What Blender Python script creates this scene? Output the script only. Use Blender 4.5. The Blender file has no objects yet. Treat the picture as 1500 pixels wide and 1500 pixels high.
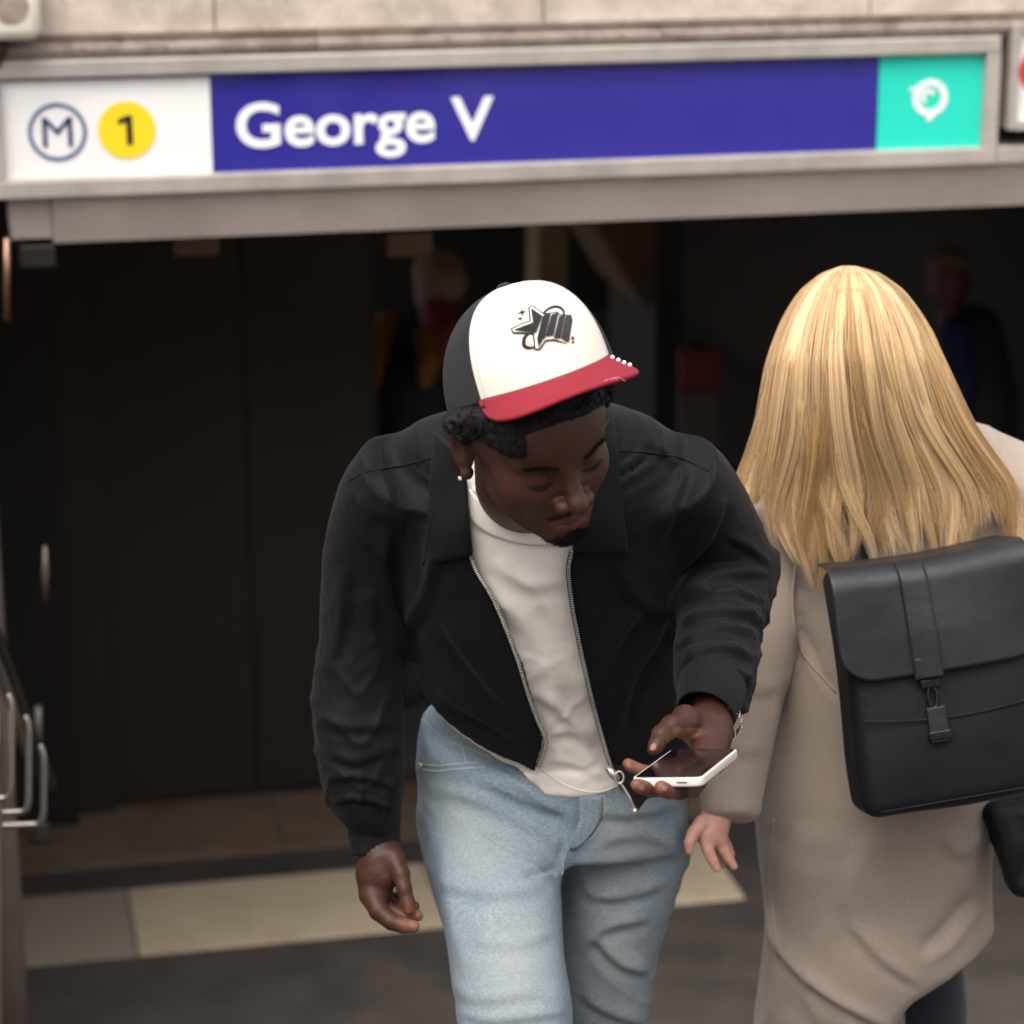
import bpy, bmesh, math, random
import numpy as np
from mathutils import Vector, Matrix
from mathutils.bvhtree import BVHTree

random.seed(7)
RNG = np.random.default_rng(11)
scene = bpy.context.scene
COL = scene.collection

# ------------------------------------------------------------------ camera
FPX = 3774.0                       # focal length in pixels of the 1500 px frame
CAM = np.array([0.0, 0.0, 3.1])
PITCH, YAW, ROLL = 16.3, 12.0, -0.15
_t = math.radians(PITCH); _r = math.radians(ROLL)
FW = np.array([0.0, math.cos(_t), -math.sin(_t)])
_up = np.array([0.0, math.sin(_t), math.cos(_t)])
_rt = np.array([1.0, 0.0, 0.0])
RT = math.cos(_r) * _rt + math.sin(_r) * _up
UP = math.cos(_r) * _up - math.sin(_r) * _rt
cam_data = bpy.data.cameras.new('camera')
cam_data.sensor_width = 36.0
cam_data.lens = FPX / 1500.0 * 36.0
cam_data.clip_start = 0.05
cam_data.clip_end = 300.0
cam_data.dof.use_dof = True
cam_data.dof.focus_distance = 3.13
cam_data.dof.aperture_fstop = 4.3
cam_data.dof.aperture_blades = 0
camera = bpy.data.objects.new('camera', cam_data)
COL.objects.link(camera)
camera.matrix_world = Matrix(((RT[0], UP[0], -FW[0], CAM[0]), (RT[1], UP[1], -FW[1], CAM[1]),
                              (RT[2], UP[2], -FW[2], CAM[2]), (0, 0, 0, 1)))
scene.camera = camera

# ------------------------------------------------------------------ sky, sun, exposure
SUN_EL, SUN_AZ = math.radians(62.0), math.radians(205.0)     # azimuth the light comes from, clockwise from +Y
world = bpy.data.worlds.new('World')
scene.world = world
world.use_nodes = True
wn, wl = world.node_tree.nodes, world.node_tree.links
wn.clear()
sky = wn.new('ShaderNodeTexSky')
sky.sky_type = 'NISHITA'
sky.sun_disc = False
sky.sun_elevation = SUN_EL
sky.sun_rotation = SUN_AZ
sky.air_density = 1.0
sky.dust_density = 4.0
hsv = wn.new('ShaderNodeHueSaturation')
hsv.inputs['Saturation'].default_value = 0.25                # an overcast, nearly grey sky
bgn = wn.new('ShaderNodeBackground')
bgn.inputs['Strength'].default_value = 0.15
wo = wn.new('ShaderNodeOutputWorld')
wl.new(sky.outputs[0], hsv.inputs['Color'])
wl.new(hsv.outputs[0], bgn.inputs['Color'])
wl.new(bgn.outputs[0], wo.inputs['Surface'])
sun_data = bpy.data.lights.new('sun', 'SUN')
sun_data.energy = 0.9
sun_data.angle = math.radians(60.0)
sun_data.color = (1.0, 0.93, 0.84)
sun = bpy.data.objects.new('sun', sun_data)
COL.objects.link(sun)
_d = Vector((math.sin(SUN_AZ) * math.cos(SUN_EL), math.cos(SUN_AZ) * math.cos(SUN_EL), math.sin(SUN_EL)))
sun.rotation_euler = _d.to_track_quat('Z', 'Y').to_euler()
scene.view_settings.view_transform = 'Standard'
scene.view_settings.look = 'None'
scene.view_settings.exposure = 1.28
scene.view_settings.gamma = 1.0
scene.view_settings.use_curve_mapping = False
scene.render.engine = 'CYCLES'
scene.cycles.use_denoising = True
scene.cycles.max_bounces = 8
scene.cycles.transparent_max_bounces = 8

# ------------------------------------------------------------------ helpers: coordinates
def V(px, py, D):
    """camera-aligned metres (right, down, ahead) of a pixel at a distance ahead"""
    return np.array([(px - 750.0) / FPX * D, (py - 750.0) / FPX * D, D])

def to_world(p):
    p = np.asarray(p, float)
    return CAM + p[..., 0:1] * RT - p[..., 1:2] * UP + p[..., 2:3] * FW

def to_view(p):
    q = np.asarray(p, float) - CAM
    return np.stack([q @ RT, -(q @ UP), q @ FW], -1)

def pix(v):
    return v[..., :2] / v[..., 2:3] * FPX + 750.0

_a = math.radians(YAW)
EX = np.array([math.cos(_a), math.sin(_a), 0.0])
EN = np.array([-math.sin(_a), math.cos(_a), 0.0])
Q0 = CAM + 5.44 * (FW - (165 - 750.0) / FPX * UP)

def wallpt(px, py, off=0.0):
    """pixel -> (s along the wall, z) on the entrance wall's plane moved back by off"""
    r = FW + (px - 750.0) / FPX * RT - (py - 750.0) / FPX * UP
    t = ((Q0 - CAM) @ EN + off) / (r @ EN)
    p = CAM + t * r
    return float((p - Q0) @ EX), float(p[2])

def floorpt(px, py, z=0.0):
    r = FW + (px - 750.0) / FPX * RT - (py - 750.0) / FPX * UP
    p = CAM + (z - CAM[2]) / r[2] * r
    return float((p - Q0) @ EX), float((p - Q0) @ EN)

WALL_M = Matrix(((EX[0], EN[0], 0, Q0[0]), (EX[1], EN[1], 0, Q0[1]), (0, 0, 1, 0), (0, 0, 0, 1)))

def wall_world(s, n, z):
    return Q0 * np.array([1, 1, 0]) + s * EX + n * EN + np.array([0, 0, z])

# ------------------------------------------------------------------ helpers: objects
def tag(o, label=None, cat=None, group=None, kind=None):
    if label: o['label'] = label
    if cat: o['category'] = cat
    if group: o['group'] = group
    if kind: o['kind'] = kind
    return o

def link(name, me, mats=None, parent=None):
    o = bpy.data.objects.new(name, me)
    COL.objects.link(o)
    if mats is not None:
        for m in (mats if isinstance(mats, (list, tuple)) else [mats]):
            me.materials.append(m)
    if parent is not None:
        o.parent = parent
        o.matrix_parent_inverse = parent.matrix_world.inverted()
    return o

def empty(name, loc):
    o = bpy.data.objects.new(name, None)
    COL.objects.link(o)
    o.location = [float(c) for c in loc]
    o.empty_display_size = 0.1
    o.matrix_world = Matrix.Translation(o.location)
    return o

def mesh_np(name, v, quads=None, tris=None, smooth=True, mat_idx=None):
    me = bpy.data.meshes.new(name)
    v = np.ascontiguousarray(v, np.float32)
    fl, st, n0 = [], [], 0
    nq = 0 if quads is None else len(quads)
    nt = 0 if tris is None else len(tris)
    me.vertices.add(len(v))
    me.vertices.foreach_set('co', v.ravel())
    me.loops.add(nq * 4 + nt * 3)
    idx = []
    if nq: idx.append(np.asarray(quads, np.int32).ravel())
    if nt: idx.append(np.asarray(tris, np.int32).ravel())
    me.loops.foreach_set('vertex_index', np.concatenate(idx))
    me.polygons.add(nq + nt)
    starts = np.concatenate([np.arange(nq) * 4, nq * 4 + np.arange(nt) * 3]).astype(np.int32)
    me.polygons.foreach_set('loop_start', starts)
    me.update(calc_edges=True)
    me.polygons.foreach_set('use_smooth', np.full(nq + nt, bool(smooth)))
    if mat_idx is not None:
        me.polygons.foreach_set('material_index', np.asarray(mat_idx, np.int32))
    me.update()
    return me

def set_attr(me, name, vals):
    a = me.attributes.new(name, 'FLOAT', 'POINT')
    a.data.foreach_set('value', np.ascontiguousarray(vals, np.float32))

class Geo:
    """collects boxes, tubes and sheets; build() links them as one mesh"""
    def __init__(self):
        self.bm = bmesh.new()
    def box(self, x0, x1, y0, y1, z0, z1, bev=0.0):
        m = Matrix.Translation(((x0 + x1) / 2, (y0 + y1) / 2, (z0 + z1) / 2)) @ Matrix.Diagonal((abs(x1 - x0), abs(y1 - y0), abs(z1 - z0), 1))
        r = bmesh.ops.create_cube(self.bm, size=1.0, matrix=m)
        if bev > 0:
            es = list({e for v in r['verts'] for e in v.link_edges})
            bmesh.ops.bevel(self.bm, geom=es, offset=bev, segments=2, affect='EDGES', profile=0.5)
        return self
    def prism(self, prof, a0, a1, axis='x'):
        """profile of (y,z) swept along x from a0 to a1"""
        vs = [[self.bm.verts.new((a, p[0], p[1]) if axis == 'x' else ((p[0], a, p[1]) if axis == 'y' else (p[0], p[1], a))) for p in prof] for a in (a0, a1)]
        n = len(prof)
        for i in range(n):
            self.bm.faces.new((vs[0][i], vs[0][(i + 1) % n], vs[1][(i + 1) % n], vs[1][i]))
        self.bm.faces.new(vs[0]); self.bm.faces.new(vs[1][::-1])
        bmesh.ops.recalc_face_normals(self.bm, faces=self.bm.faces[:])
        return self
    def tube(self, pts, r, seg=10, closed=False):
        pts = [Vector([float(c) for c in p]) for p in pts]
        n = len(pts); rings = []
        up = None
        for i, p in enumerate(pts):
            a = pts[(i - 1) % n] if (closed or i > 0) else p
            b = pts[(i + 1) % n] if (closed or i < n - 1) else p
            d = (b - a).normalized()
            if up is None:
                up = d.orthogonal().normalized()
            up = (up - d * up.dot(d)).normalized()
            w = d.cross(up)
            rr = r[i] if hasattr(r, '__len__') else r
            rings.append([self.bm.verts.new(p + (up * math.cos(2 * math.pi * k / seg) + w * math.sin(2 * math.pi * k / seg)) * rr) for k in range(seg)])
        for i in range(n if closed else n - 1):
            A, B = rings[i], rings[(i + 1) % n]
            for k in range(seg):
                f = self.bm.faces.new((A[k], A[(k + 1) % seg], B[(k + 1) % seg], B[k])); f.smooth = True
        if not closed:
            self.bm.faces.new(rings[0][::-1]); self.bm.faces.new(rings[-1])
        return self
    def disc(self, c, r, seg=48, y=0.0, thick=0.0015):
        """disc facing -y at (x,z)"""
        vs = [self.bm.verts.new((c[0] + r * math.cos(2 * math.pi * k / seg), y, c[1] + r * math.sin(2 * math.pi * k / seg))) for k in range(seg)]
        f = self.bm.faces.new(vs)
        r_ = bmesh.ops.extrude_face_region(self.bm, geom=[f])
        for g in r_['geom']:
            if isinstance(g, bmesh.types.BMVert): g.co.y -= thick
        bmesh.ops.recalc_face_normals(self.bm, faces=self.bm.faces[:])
        return self
    def ring(self, c, r0, r1, seg=64, y=0.0, thick=0.0015, a0=0.0, a1=2 * math.pi):
        full = abs(a1 - a0 - 2 * math.pi) < 1e-6
        k_ = seg if full else seg + 1
        L = []
        for k in range(k_):
            a = a0 + (a1 - a0) * k / seg
            ca, sa = math.cos(a), math.sin(a)
            L.append([self.bm.verts.new((c[0] + rr * ca, yy, c[1] + rr * sa)) for rr, yy in ((r0, y), (r1, y), (r1, y - thick), (r0, y - thick))])
        for k in range(seg):
            A, B = L[k], L[(k + 1) % k_]
            for j in range(4):
                self.bm.faces.new((A[j], A[(j + 1) % 4], B[(j + 1) % 4], B[j]))
        bmesh.ops.recalc_face_normals(self.bm, faces=self.bm.faces[:])
        return self
    def build(self, name, mats, parent=None, M=None, smooth=False):
        me = bpy.data.meshes.new(name)
        if M is not None:
            self.bm.transform(M)
        if smooth:
            for f in self.bm.faces: f.smooth = True
        self.bm.to_mesh(me); self.bm.free()
        return link(name, me, mats, parent)

# ------------------------------------------------------------------ helpers: materials
def mat(name, base, rough=0.6, metal=0.0, spec=0.5, noise=None, bump=None, sheen=0.0, sss=0.0, attr=None, coat=0.0, emit=None, tint2=None):
    """noise=(scale, amount, colour2[, stretch]); bump=(scale, strength, kind); attr=(name, colour at 1)"""
    m = bpy.data.materials.new(name)
    m.use_nodes = True
    nt = m.node_tree; N, L = nt.nodes, nt.links
    b = N['Principled BSDF']
    b.inputs['Roughness'].default_value = rough
    b.inputs['Metallic'].default_value = metal
    b.inputs['Specular IOR Level'].default_value = spec
    if sheen:
        b.inputs['Sheen Weight'].default_value = sheen
        b.inputs['Sheen Roughness'].default_value = 0.5
    if coat:
        b.inputs['Coat Weight'].default_value = coat
        b.inputs['Coat Roughness'].default_value = 0.08
    if sss:
        b.inputs['Subsurface Weight'].default_value = sss
        b.inputs['Subsurface Radius'].default_value = (1.0, 0.35, 0.2)
        b.inputs['Subsurface Scale'].default_value = 0.006
    col = None
    rgb = N.new('ShaderNodeRGB'); rgb.outputs[0].default_value = (*base, 1); col = rgb.outputs[0]
    tc = N.new('ShaderNodeTexCoord')
    def mixc(a, bcol, fac):
        mx = N.new('ShaderNodeMix'); mx.data_type = 'RGBA'
        L.new(fac, mx.inputs[0]); L.new(a, mx.inputs[6])
        if isinstance(bcol, tuple): mx.inputs[7].default_value = (*bcol, 1)
        else: L.new(bcol, mx.inputs[7])
        return mx.outputs[2]
    for nz in ([noise] if noise and not isinstance(noise, list) else (noise or [])):
        sc, lo, hi, c2 = nz[:4]
        n = N.new('ShaderNodeTexNoise'); n.inputs['Scale'].default_value = sc; n.inputs['Detail'].default_value = 6
        n.inputs['Roughness'].default_value = 0.62
        src = tc.outputs['Object']
        if len(nz) > 4:
            mp = N.new('ShaderNodeMapping'); mp.inputs['Scale'].default_value = nz[4]
            L.new(src, mp.inputs[0]); src = mp.outputs[0]
        L.new(src, n.inputs['Vector'])
        r = N.new('ShaderNodeMapRange'); r.inputs[1].default_value = lo; r.inputs[2].default_value = hi
        L.new(n.outputs[0], r.inputs[0])
        col = mixc(col, c2, r.outputs[0])
    for at in ([attr] if attr and not isinstance(attr, list) else (attr or [])):
        a = N.new('ShaderNodeAttribute'); a.attribute_name = at[0]
        col = mixc(col, at[1], a.outputs['Fac'])
    L.new(col, b.inputs['Base Color'])
    prev = None
    for bp in ([bump] if bump and not isinstance(bump, list) else (bump or [])):
        sc, st, kind = bp[:3]
        if kind == 'noise':
            n = N.new('ShaderNodeTexNoise'); n.inputs['Scale'].default_value = sc; n.inputs['Detail'].default_value = 5
            o = n.outputs[0]
        elif kind == 'voronoi':
            n = N.new('ShaderNodeTexVoronoi'); n.inputs['Scale'].default_value = sc; o = n.outputs[0]
        else:
            n = N.new('ShaderNodeTexWave'); n.inputs['Scale'].default_value = sc; n.bands_direction = kind.upper()
            n.inputs['Distortion'].default_value = bp[4] if len(bp) > 4 else 0.6; n.inputs['Detail'].default_value = 1; o = n.outputs[0]
        L.new(tc.outputs['Object'], n.inputs['Vector'])
        bn = N.new('ShaderNodeBump'); bn.inputs['Strength'].default_value = st
        bn.inputs['Distance'].default_value = bp[3] if len(bp) > 3 else 0.002
        L.new(o, bn.inputs['Height'])
        if prev is not None: L.new(prev, bn.inputs['Normal'])
        prev = bn.outputs[0]
    if prev is not None: L.new(prev, b.inputs['Normal'])
    if emit:
        b.inputs['Emission Color'].default_value = (*emit[0], 1); b.inputs['Emission Strength'].default_value = emit[1]
    return m

# ------------------------------------------------------------------ helpers: implicit shapes
def vlen(a):
    return np.sqrt(np.einsum('ij,ij->i', a, a))

def smin(a, b, k):
    h = np.clip(0.5 + 0.5 * (b - a) / k, 0, 1)
    return b + (a - b) * h - k * h * (1 - h)

def smax(a, b, k):
    return -smin(-a, -b, k)

def sph(p, c, r):
    return vlen(p - np.asarray(c, np.float32)) - r

def ell(p, c, r, R=None):
    q = p - np.asarray(c, np.float32)
    if R is not None: q = q @ np.asarray(R, np.float32)
    r = np.asarray(r, np.float32)
    k0 = vlen(q / r); k1 = vlen(q / (r * r)) + 1e-9
    return k0 * (k0 - 1.0) / k1

def cap(p, a, b, ra, rb):
    a = np.asarray(a, np.float32); b = np.asarray(b, np.float32)
    ab = b - a; pa = p - a
    t = np.clip((pa @ ab) / max(float(ab @ ab), 1e-12), 0, 1)
    return vlen(pa - t[:, None] * ab) - (ra + (rb - ra) * t)

def chain(p, pts, k=0.0):
    """pts: list of (point, radius)"""
    d = None
    for (a, ra), (b, rb) in zip(pts[:-1], pts[1:]):
        c = cap(p, a, b, ra, rb)
        d = c if d is None else (smin(d, c, k) if k > 0 else np.minimum(d, c))
    return d

def catmull(P, m):
    P = np.asarray(P, float); n = len(P)
    Q = np.vstack([2 * P[0] - P[1], P, 2 * P[-1] - P[-2]])
    out = []
    for i in range(n - 1):
        p0, p1, p2, p3 = Q[i], Q[i + 1], Q[i + 2], Q[i + 3]
        for j in range(m):
            t = j / m
            out.append(0.5 * (2 * p1 + (p2 - p0) * t + (2 * p0 - 5 * p1 + 4 * p2 - p3) * t * t + (3 * p1 - p0 - 3 * p2 + p3) * t ** 3))
    out.append(P[-1])
    return np.array(out)

class Loft:
    """superelliptic sections along a spline, in camera-aligned metres. sections: (px, py, D, half width px, half depth m[, roll deg])"""
    def __init__(self, secs, n=2.3, m=4, vscale=1.0, tube=False):
        rows = []
        for s in secs:
            c = V(*s[:3]); a = s[3] * s[2] / FPX
            rows.append([*c, a, (a if tube else s[4]), (math.radians(s[5]) if len(s) > 5 else 0.0)])
        F = catmull(rows, m)
        self.c, self.a, self.b, self.roll, self.n = F[:, :3], F[:, 3], F[:, 4], F[:, 5], n
        d = np.diff(self.c, axis=0); d /= np.linalg.norm(d, axis=1, keepdims=True)
        th = np.arccos(np.clip((d[1:] * d[:-1]).sum(1), -1, 1))
        self.ov = np.zeros(len(self.c))
        self.ov[1:-1] = np.tan(th / 2) * np.maximum(self.a, self.b)[1:-1] * 1.15 + 0.002
    def __call__(self, p, grow=0.0, grow_b=None):
        d = None
        if grow_b is None: grow_b = grow
        ov = self.ov
        for i in range(len(self.c) - 1):
            A, B = self.c[i], self.c[i + 1]
            ab = B - A; L2 = float(ab @ ab); w = ab / math.sqrt(L2)
            ro = 0.5 * (self.roll[i] + self.roll[i + 1])
            u = np.array([math.cos(ro), math.sin(ro), 0.0]); u -= w * (u @ w); u /= np.linalg.norm(u)
            v = np.cross(w, u)
            pa = p - A.astype(np.float32)
            t0 = (pa @ ab.astype(np.float32)) / L2
            t = np.clip(t0, 0, 1)
            a = self.a[i] + (self.a[i + 1] - self.a[i]) * t + grow
            b = self.b[i] + (self.b[i + 1] - self.b[i]) * t + grow_b
            x = np.abs(pa @ u.astype(np.float32)) / a; y = np.abs(pa @ v.astype(np.float32)) / b
            n = self.n
            k0 = (x ** n + y ** n) ** (1.0 / n) + 1e-6
            g = k0 ** (1 - n) * np.sqrt((x ** (n - 1) / a) ** 2 + (y ** (n - 1) / b) ** 2) + 1e-6
            e = (k0 - 1.0) / g
            e = np.maximum(e, -np.minimum(a, b))
            wl = (t0 - t) * math.sqrt(L2)
            wl = np.where(wl > 0, np.maximum(wl - ov[i + 1], 0), np.minimum(wl + ov[i], 0))
            out = np.where(np.abs(wl) > 1e-7, np.where(e > 0, np.sqrt(np.maximum(e, 0) ** 2 + wl ** 2), np.maximum(e, np.abs(wl))), e)
            d = out if d is None else np.minimum(d, out)
        return d.astype(np.float32)

def poly_sd(p2, poly):
    """signed distance (negative inside) of 2-D points to a polygon"""
    P = np.asarray(poly, np.float32); n = len(P)
    d = np.full(len(p2), 1e18, np.float32); s = np.ones(len(p2), np.float32)
    for i in range(n):
        a, b = P[i], P[i - 1]
        e = b - a; w = p2 - a
        t = np.clip((w @ e) / max(float(e @ e), 1e-9), 0, 1)
        q = w - t[:, None] * e
        d = np.minimum(d, np.einsum('ij,ij->i', q, q))
        c1 = p2[:, 1] >= a[1]; c2 = p2[:, 1] < b[1]; c3 = e[0] * w[:, 1] > e[1] * w[:, 0]
        s = np.where((c1 & c2 & c3) | (~c1 & ~c2 & ~c3), -s, s)
    return s * np.sqrt(d)

def line_d(p2, poly):
    """distance and side of 2-D points to an open polyline, with position 0..1 along it"""
    P = np.asarray(poly, np.float32)
    L = np.r_[0, np.cumsum(np.linalg.norm(np.diff(P, axis=0), axis=1))]
    bd = np.full(len(p2), 1e9, np.float32); bs = np.zeros(len(p2), np.float32); bt = np.zeros(len(p2), np.float32)
    for i in range(len(P) - 1):
        e = P[i + 1] - P[i]; w = p2 - P[i]; le = float(np.linalg.norm(e)) + 1e-9
        t = np.clip((w @ e) / le ** 2, 0, 1)
        q = w - t[:, None] * e
        d = np.sqrt(np.einsum('ij,ij->i', q, q))
        s = np.sign(e[0] * w[:, 1] - e[1] * w[:, 0])
        m = d < bd
        bd = np.where(m, d, bd); bs = np.where(m, s, bs); bt = np.where(m, (L[i] + t * le) / L[-1], bt)
    return bd, bs, bt

def sdf_mesh(f, lo, hi, h, B=8, safe=1.5):
    """surface nets on the blocks of a grid that lie near f = 0"""
    lo = np.asarray(lo, np.float32); hi = np.asarray(hi, np.float32)
    nb = np.ceil((hi - lo) / (h * B)).astype(int)
    n = nb * B
    bc = np.stack(np.meshgrid(*[np.arange(k) for k in nb], indexing='ij'), -1).reshape(-1, 3)
    dc = np.concatenate([f((lo + (c * B + B * 0.5 - 0.5) * h).astype(np.float32)) for c in np.array_split(bc, max(1, len(bc) // 400000 + 1))])
    vals = np.empty(n, np.float32)
    v6 = vals.reshape(nb[0], B, nb[1], B, nb[2], B)
    v6[:] = np.where(dc < 0, -1e3, 1e3).reshape(*nb)[:, None, :, None, :, None]
    keep = bc[np.abs(dc) < B * h * 0.87 * safe]
    off = np.stack(np.meshgrid(*[np.arange(B)] * 3, indexing='ij'), -1).reshape(-1, 3)
    for c in np.array_split(keep, max(1, len(keep) * B ** 3 // 600000 + 1)):
        q = (c[:, None, :] * B + off[None]).reshape(-1, 3)
        vals[q[:, 0], q[:, 1], q[:, 2]] = f((lo + q * np.float32(h)).astype(np.float32))
    s = vals < 0
    c = np.zeros(np.array(s.shape) - 1, np.int8)
    for i in (0, 1):
        for j in (0, 1):
            for k in (0, 1):
                c += s[i:s.shape[0] - 1 + i, j:s.shape[1] - 1 + j, k:s.shape[2] - 1 + k]
    act = np.argwhere((c > 0) & (c < 8))
    idx = np.full(c.shape, -1, np.int32)
    idx[act[:, 0], act[:, 1], act[:, 2]] = np.arange(len(act))
    corners = [(i, j, k) for i in (0, 1) for j in (0, 1) for k in (0, 1)]
    cv = np.stack([vals[act[:, 0] + i, act[:, 1] + j, act[:, 2] + k] for i, j, k in corners], 1)
    cv = np.clip(cv, -10 * h, 10 * h)
    acc = np.zeros((len(act), 3), np.float32); cnt = np.zeros(len(act), np.float32)
    for a in range(8):
        for b in range(a + 1, 8):
            if sum(abs(x - y) for x, y in zip(corners[a], corners[b])) != 1: continue
            va, vb = cv[:, a], cv[:, b]
            m = (va < 0) != (vb < 0)
            t = np.where(m, va / np.where(m, va - vb, 1), 0)
            pa, pb = np.array(corners[a], np.float32), np.array(corners[b], np.float32)
            acc += np.where(m[:, None], pa + t[:, None] * (pb - pa), 0); cnt += m
    vert = lo + (act + acc / cnt[:, None]) * h
    quads = []
    for ax in range(3):
        u, w = [(1, 2), (2, 0), (0, 1)][ax]
        sl0 = [slice(None)] * 3; sl1 = [slice(None)] * 3
        sl0[ax] = slice(0, -1); sl1[ax] = slice(1, None)
        e = s[tuple(sl0)] != s[tuple(sl1)]
        p = np.argwhere(e)
        p = p[(p[:, u] > 0) & (p[:, w] > 0) & (p[:, u] < c.shape[u]) & (p[:, w] < c.shape[w]) & (p[:, ax] < c.shape[ax])]
        def cell(du, dw):
            q = p.copy(); q[:, u] += du; q[:, w] += dw
            return idx[q[:, 0], q[:, 1], q[:, 2]]
        Q = np.stack([cell(-1, -1), cell(0, -1), cell(0, 0), cell(-1, 0)], 1)
        flip = ~s[p[:, 0], p[:, 1], p[:, 2]]
        Q[flip] = Q[flip][:, ::-1]
        quads.append(Q[(Q >= 0).all(1)])
    return vert, np.concatenate(quads)

def normals(v, q):
    n = np.zeros_like(v)
    fn = np.cross(v[q[:, 2]] - v[q[:, 0]], v[q[:, 3]] - v[q[:, 1]])
    for k in range(4):
        for a in range(3):
            n[:, a] += np.bincount(q[:, k], fn[:, a], len(v))
    return n / (vlen(n)[:, None] + 1e-12)

def relax(v, q, it=2, lam=0.5):
    e = np.concatenate([q[:, [0, 1]], q[:, [1, 2]], q[:, [2, 3]], q[:, [3, 0]]])
    cnt = np.bincount(e[:, 0], minlength=len(v)) + np.bincount(e[:, 1], minlength=len(v)) + 1e-9
    for _ in range(it):
        s = np.stack([np.bincount(e[:, 0], v[e[:, 1], a], len(v)) + np.bincount(e[:, 1], v[e[:, 0], a], len(v)) for a in range(3)], 1)
        v = v + lam * (s / cnt[:, None] - v)
    return v.astype(np.float32)

def folds(v, q, spec, wob=None):
    """push folds into a garment: spec rows are (polyline in photo pixels, width px, height mm[, valley mm])"""
    nrm = normals(v, q)
    P = pix(v); face = np.clip(-nrm[:, 2] * 3.0 + 0.6, 0, 1)
    disp = np.zeros(len(v), np.float32)
    for s in spec:
        pl, w, hmm = s[:3]
        pa = np.asarray(pl, float)
        bx = (P[:, 0] > pa[:, 0].min() - 4 * w) & (P[:, 0] < pa[:, 0].max() + 4 * w) & (P[:, 1] > pa[:, 1].min() - 4 * w) & (P[:, 1] < pa[:, 1].max() + 4 * w) & (face > 0)
        ii = np.nonzero(bx)[0]
        if not len(ii): continue
        d, sd, t = line_d(P[ii].astype(np.float32), catmull(pa, 5) if len(pa) > 2 else pa)
        end = np.clip(np.minimum(t, 1 - t) * 5, 0, 1) ** 0.7
        x = d / w * sd
        prof = np.exp(-np.abs(x) ** np.where(x > 0, 1.9, 1.25) * np.where(x > 0, 1.6, .9)) - 0.5 * np.exp(-((x - 1.25) / 0.7) ** 2)
        disp[ii] += (hmm * 1e-3 * prof * end * face[ii]).astype(np.float32)
    if wob is not None:
        disp += wob(v)
    return (v + nrm * disp[:, None]).astype(np.float32)

def wobble(seed, freqs, amps, stretch=(1, 1, 1)):
    r = np.random.default_rng(seed); waves = []
    for f_, a_ in zip(freqs, amps):
        for _ in range(5):
            k = r.normal(size=3); k = k / np.linalg.norm(k) * f_ * r.uniform(0.7, 1.4) * np.array(stretch)
            waves.append((k.astype(np.float32), r.uniform(0, 6.28), a_ / 2.2))
    def g(v):
        q = v + 0.02 * np.sin(v[:, [1, 2, 0]] * 21.0 + seed)
        d = np.zeros(len(v), np.float32)
        for k, ph, a_ in waves: d += a_ * np.sin(q @ k + ph)
        return d
    return g

def creases(seed, freq, amp, mask, stretch=(1, 1, 1), n=3):
    """irregular sharp cloth creases; mask(v) -> 0..1 says where"""
    r = np.random.default_rng(seed); ws = []
    for _ in range(n):
        k = r.normal(size=3) * np.array(stretch); k = k / np.linalg.norm(k) * freq * r.uniform(.75, 1.35); ws.append((k.astype(np.float32), r.uniform(0, 6.28), r.uniform(0, 6.28, 3)))
    def g(v):
        d = np.zeros(len(v), np.float32); m = mask(v)
        for k, ph, o in ws:
            warp = .9 * np.sin(v @ (k[[1, 2, 0]] * .55) + o[0]) + .7 * np.sin(v @ (k[[2, 0, 1]] * .8) + o[1]) + .4 * np.sin(v @ (k[[1, 0, 2]] * 1.9) + o[2])
            s = np.sin(v @ k + ph + 1.6 * warp)
            d += ((1 - np.abs(s)) ** 2.2 - .28) * (.55 + .45 * np.sin(v @ (k[[2, 1, 0]] * .45) + o[1] * 2))
        return amp * d / n ** .5 * m
    return g

def bvh_of(v, q):
    return BVHTree.FromPolygons([Vector(p) for p in np.asarray(v, float)], [tuple(int(i) for i in f) for f in q])

def trace(f, pts_px, d0=2.6, d1=4.6, it=60):
    """sphere-trace photo pixels onto an implicit surface; camera-aligned points"""
    pp = np.asarray(pts_px, np.float32)
    dirs = np.concatenate([(pp - 750.0) / FPX, np.ones((len(pp), 1))], 1).astype(np.float32)
    t = np.full(len(pp), d0, np.float32)
    for _ in range(it):
        t = np.minimum(t + 0.75 * f(dirs * t[:, None]), d1)
    return dirs * t[:, None]

def drape(bvh, px, dmin=2.0):
    """first hit of a photo pixel's ray on a mesh in camera-aligned space -> (point, normal) or None"""
    d = Vector(((px[0] - 750.0) / FPX, (px[1] - 750.0) / FPX, 1.0)).normalized()
    loc, nrm, i, dist = bvh.ray_cast(Vector((0, 0, 0)), d, 20.0)
    if loc is None: return None
    if nrm.dot(d) > 0: nrm = -nrm
    return np.array(loc), np.array(nrm)

def drape_tube(bvh, poly, r, off=0.0, step=6.0, seg=6, dash=None):
    """a cord, seam or stitch line lying on a mesh: returns list of point lists (camera-aligned)"""
    P = catmull(np.asarray(poly, float), 8) if len(poly) > 2 else np.asarray(poly, float)
    L = np.r_[0, np.cumsum(np.linalg.norm(np.diff(P, axis=0), axis=1))]
    n = max(2, int(L[-1] / step))
    t = np.linspace(0, L[-1], n + 1)
    Q = np.stack([np.interp(t, L, P[:, 0]), np.interp(t, L, P[:, 1])], 1)
    out = []
    for q in Q:
        h = drape(bvh, q)
        if h is not None: out.append(h[0] + h[1] * off)
    return out

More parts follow.
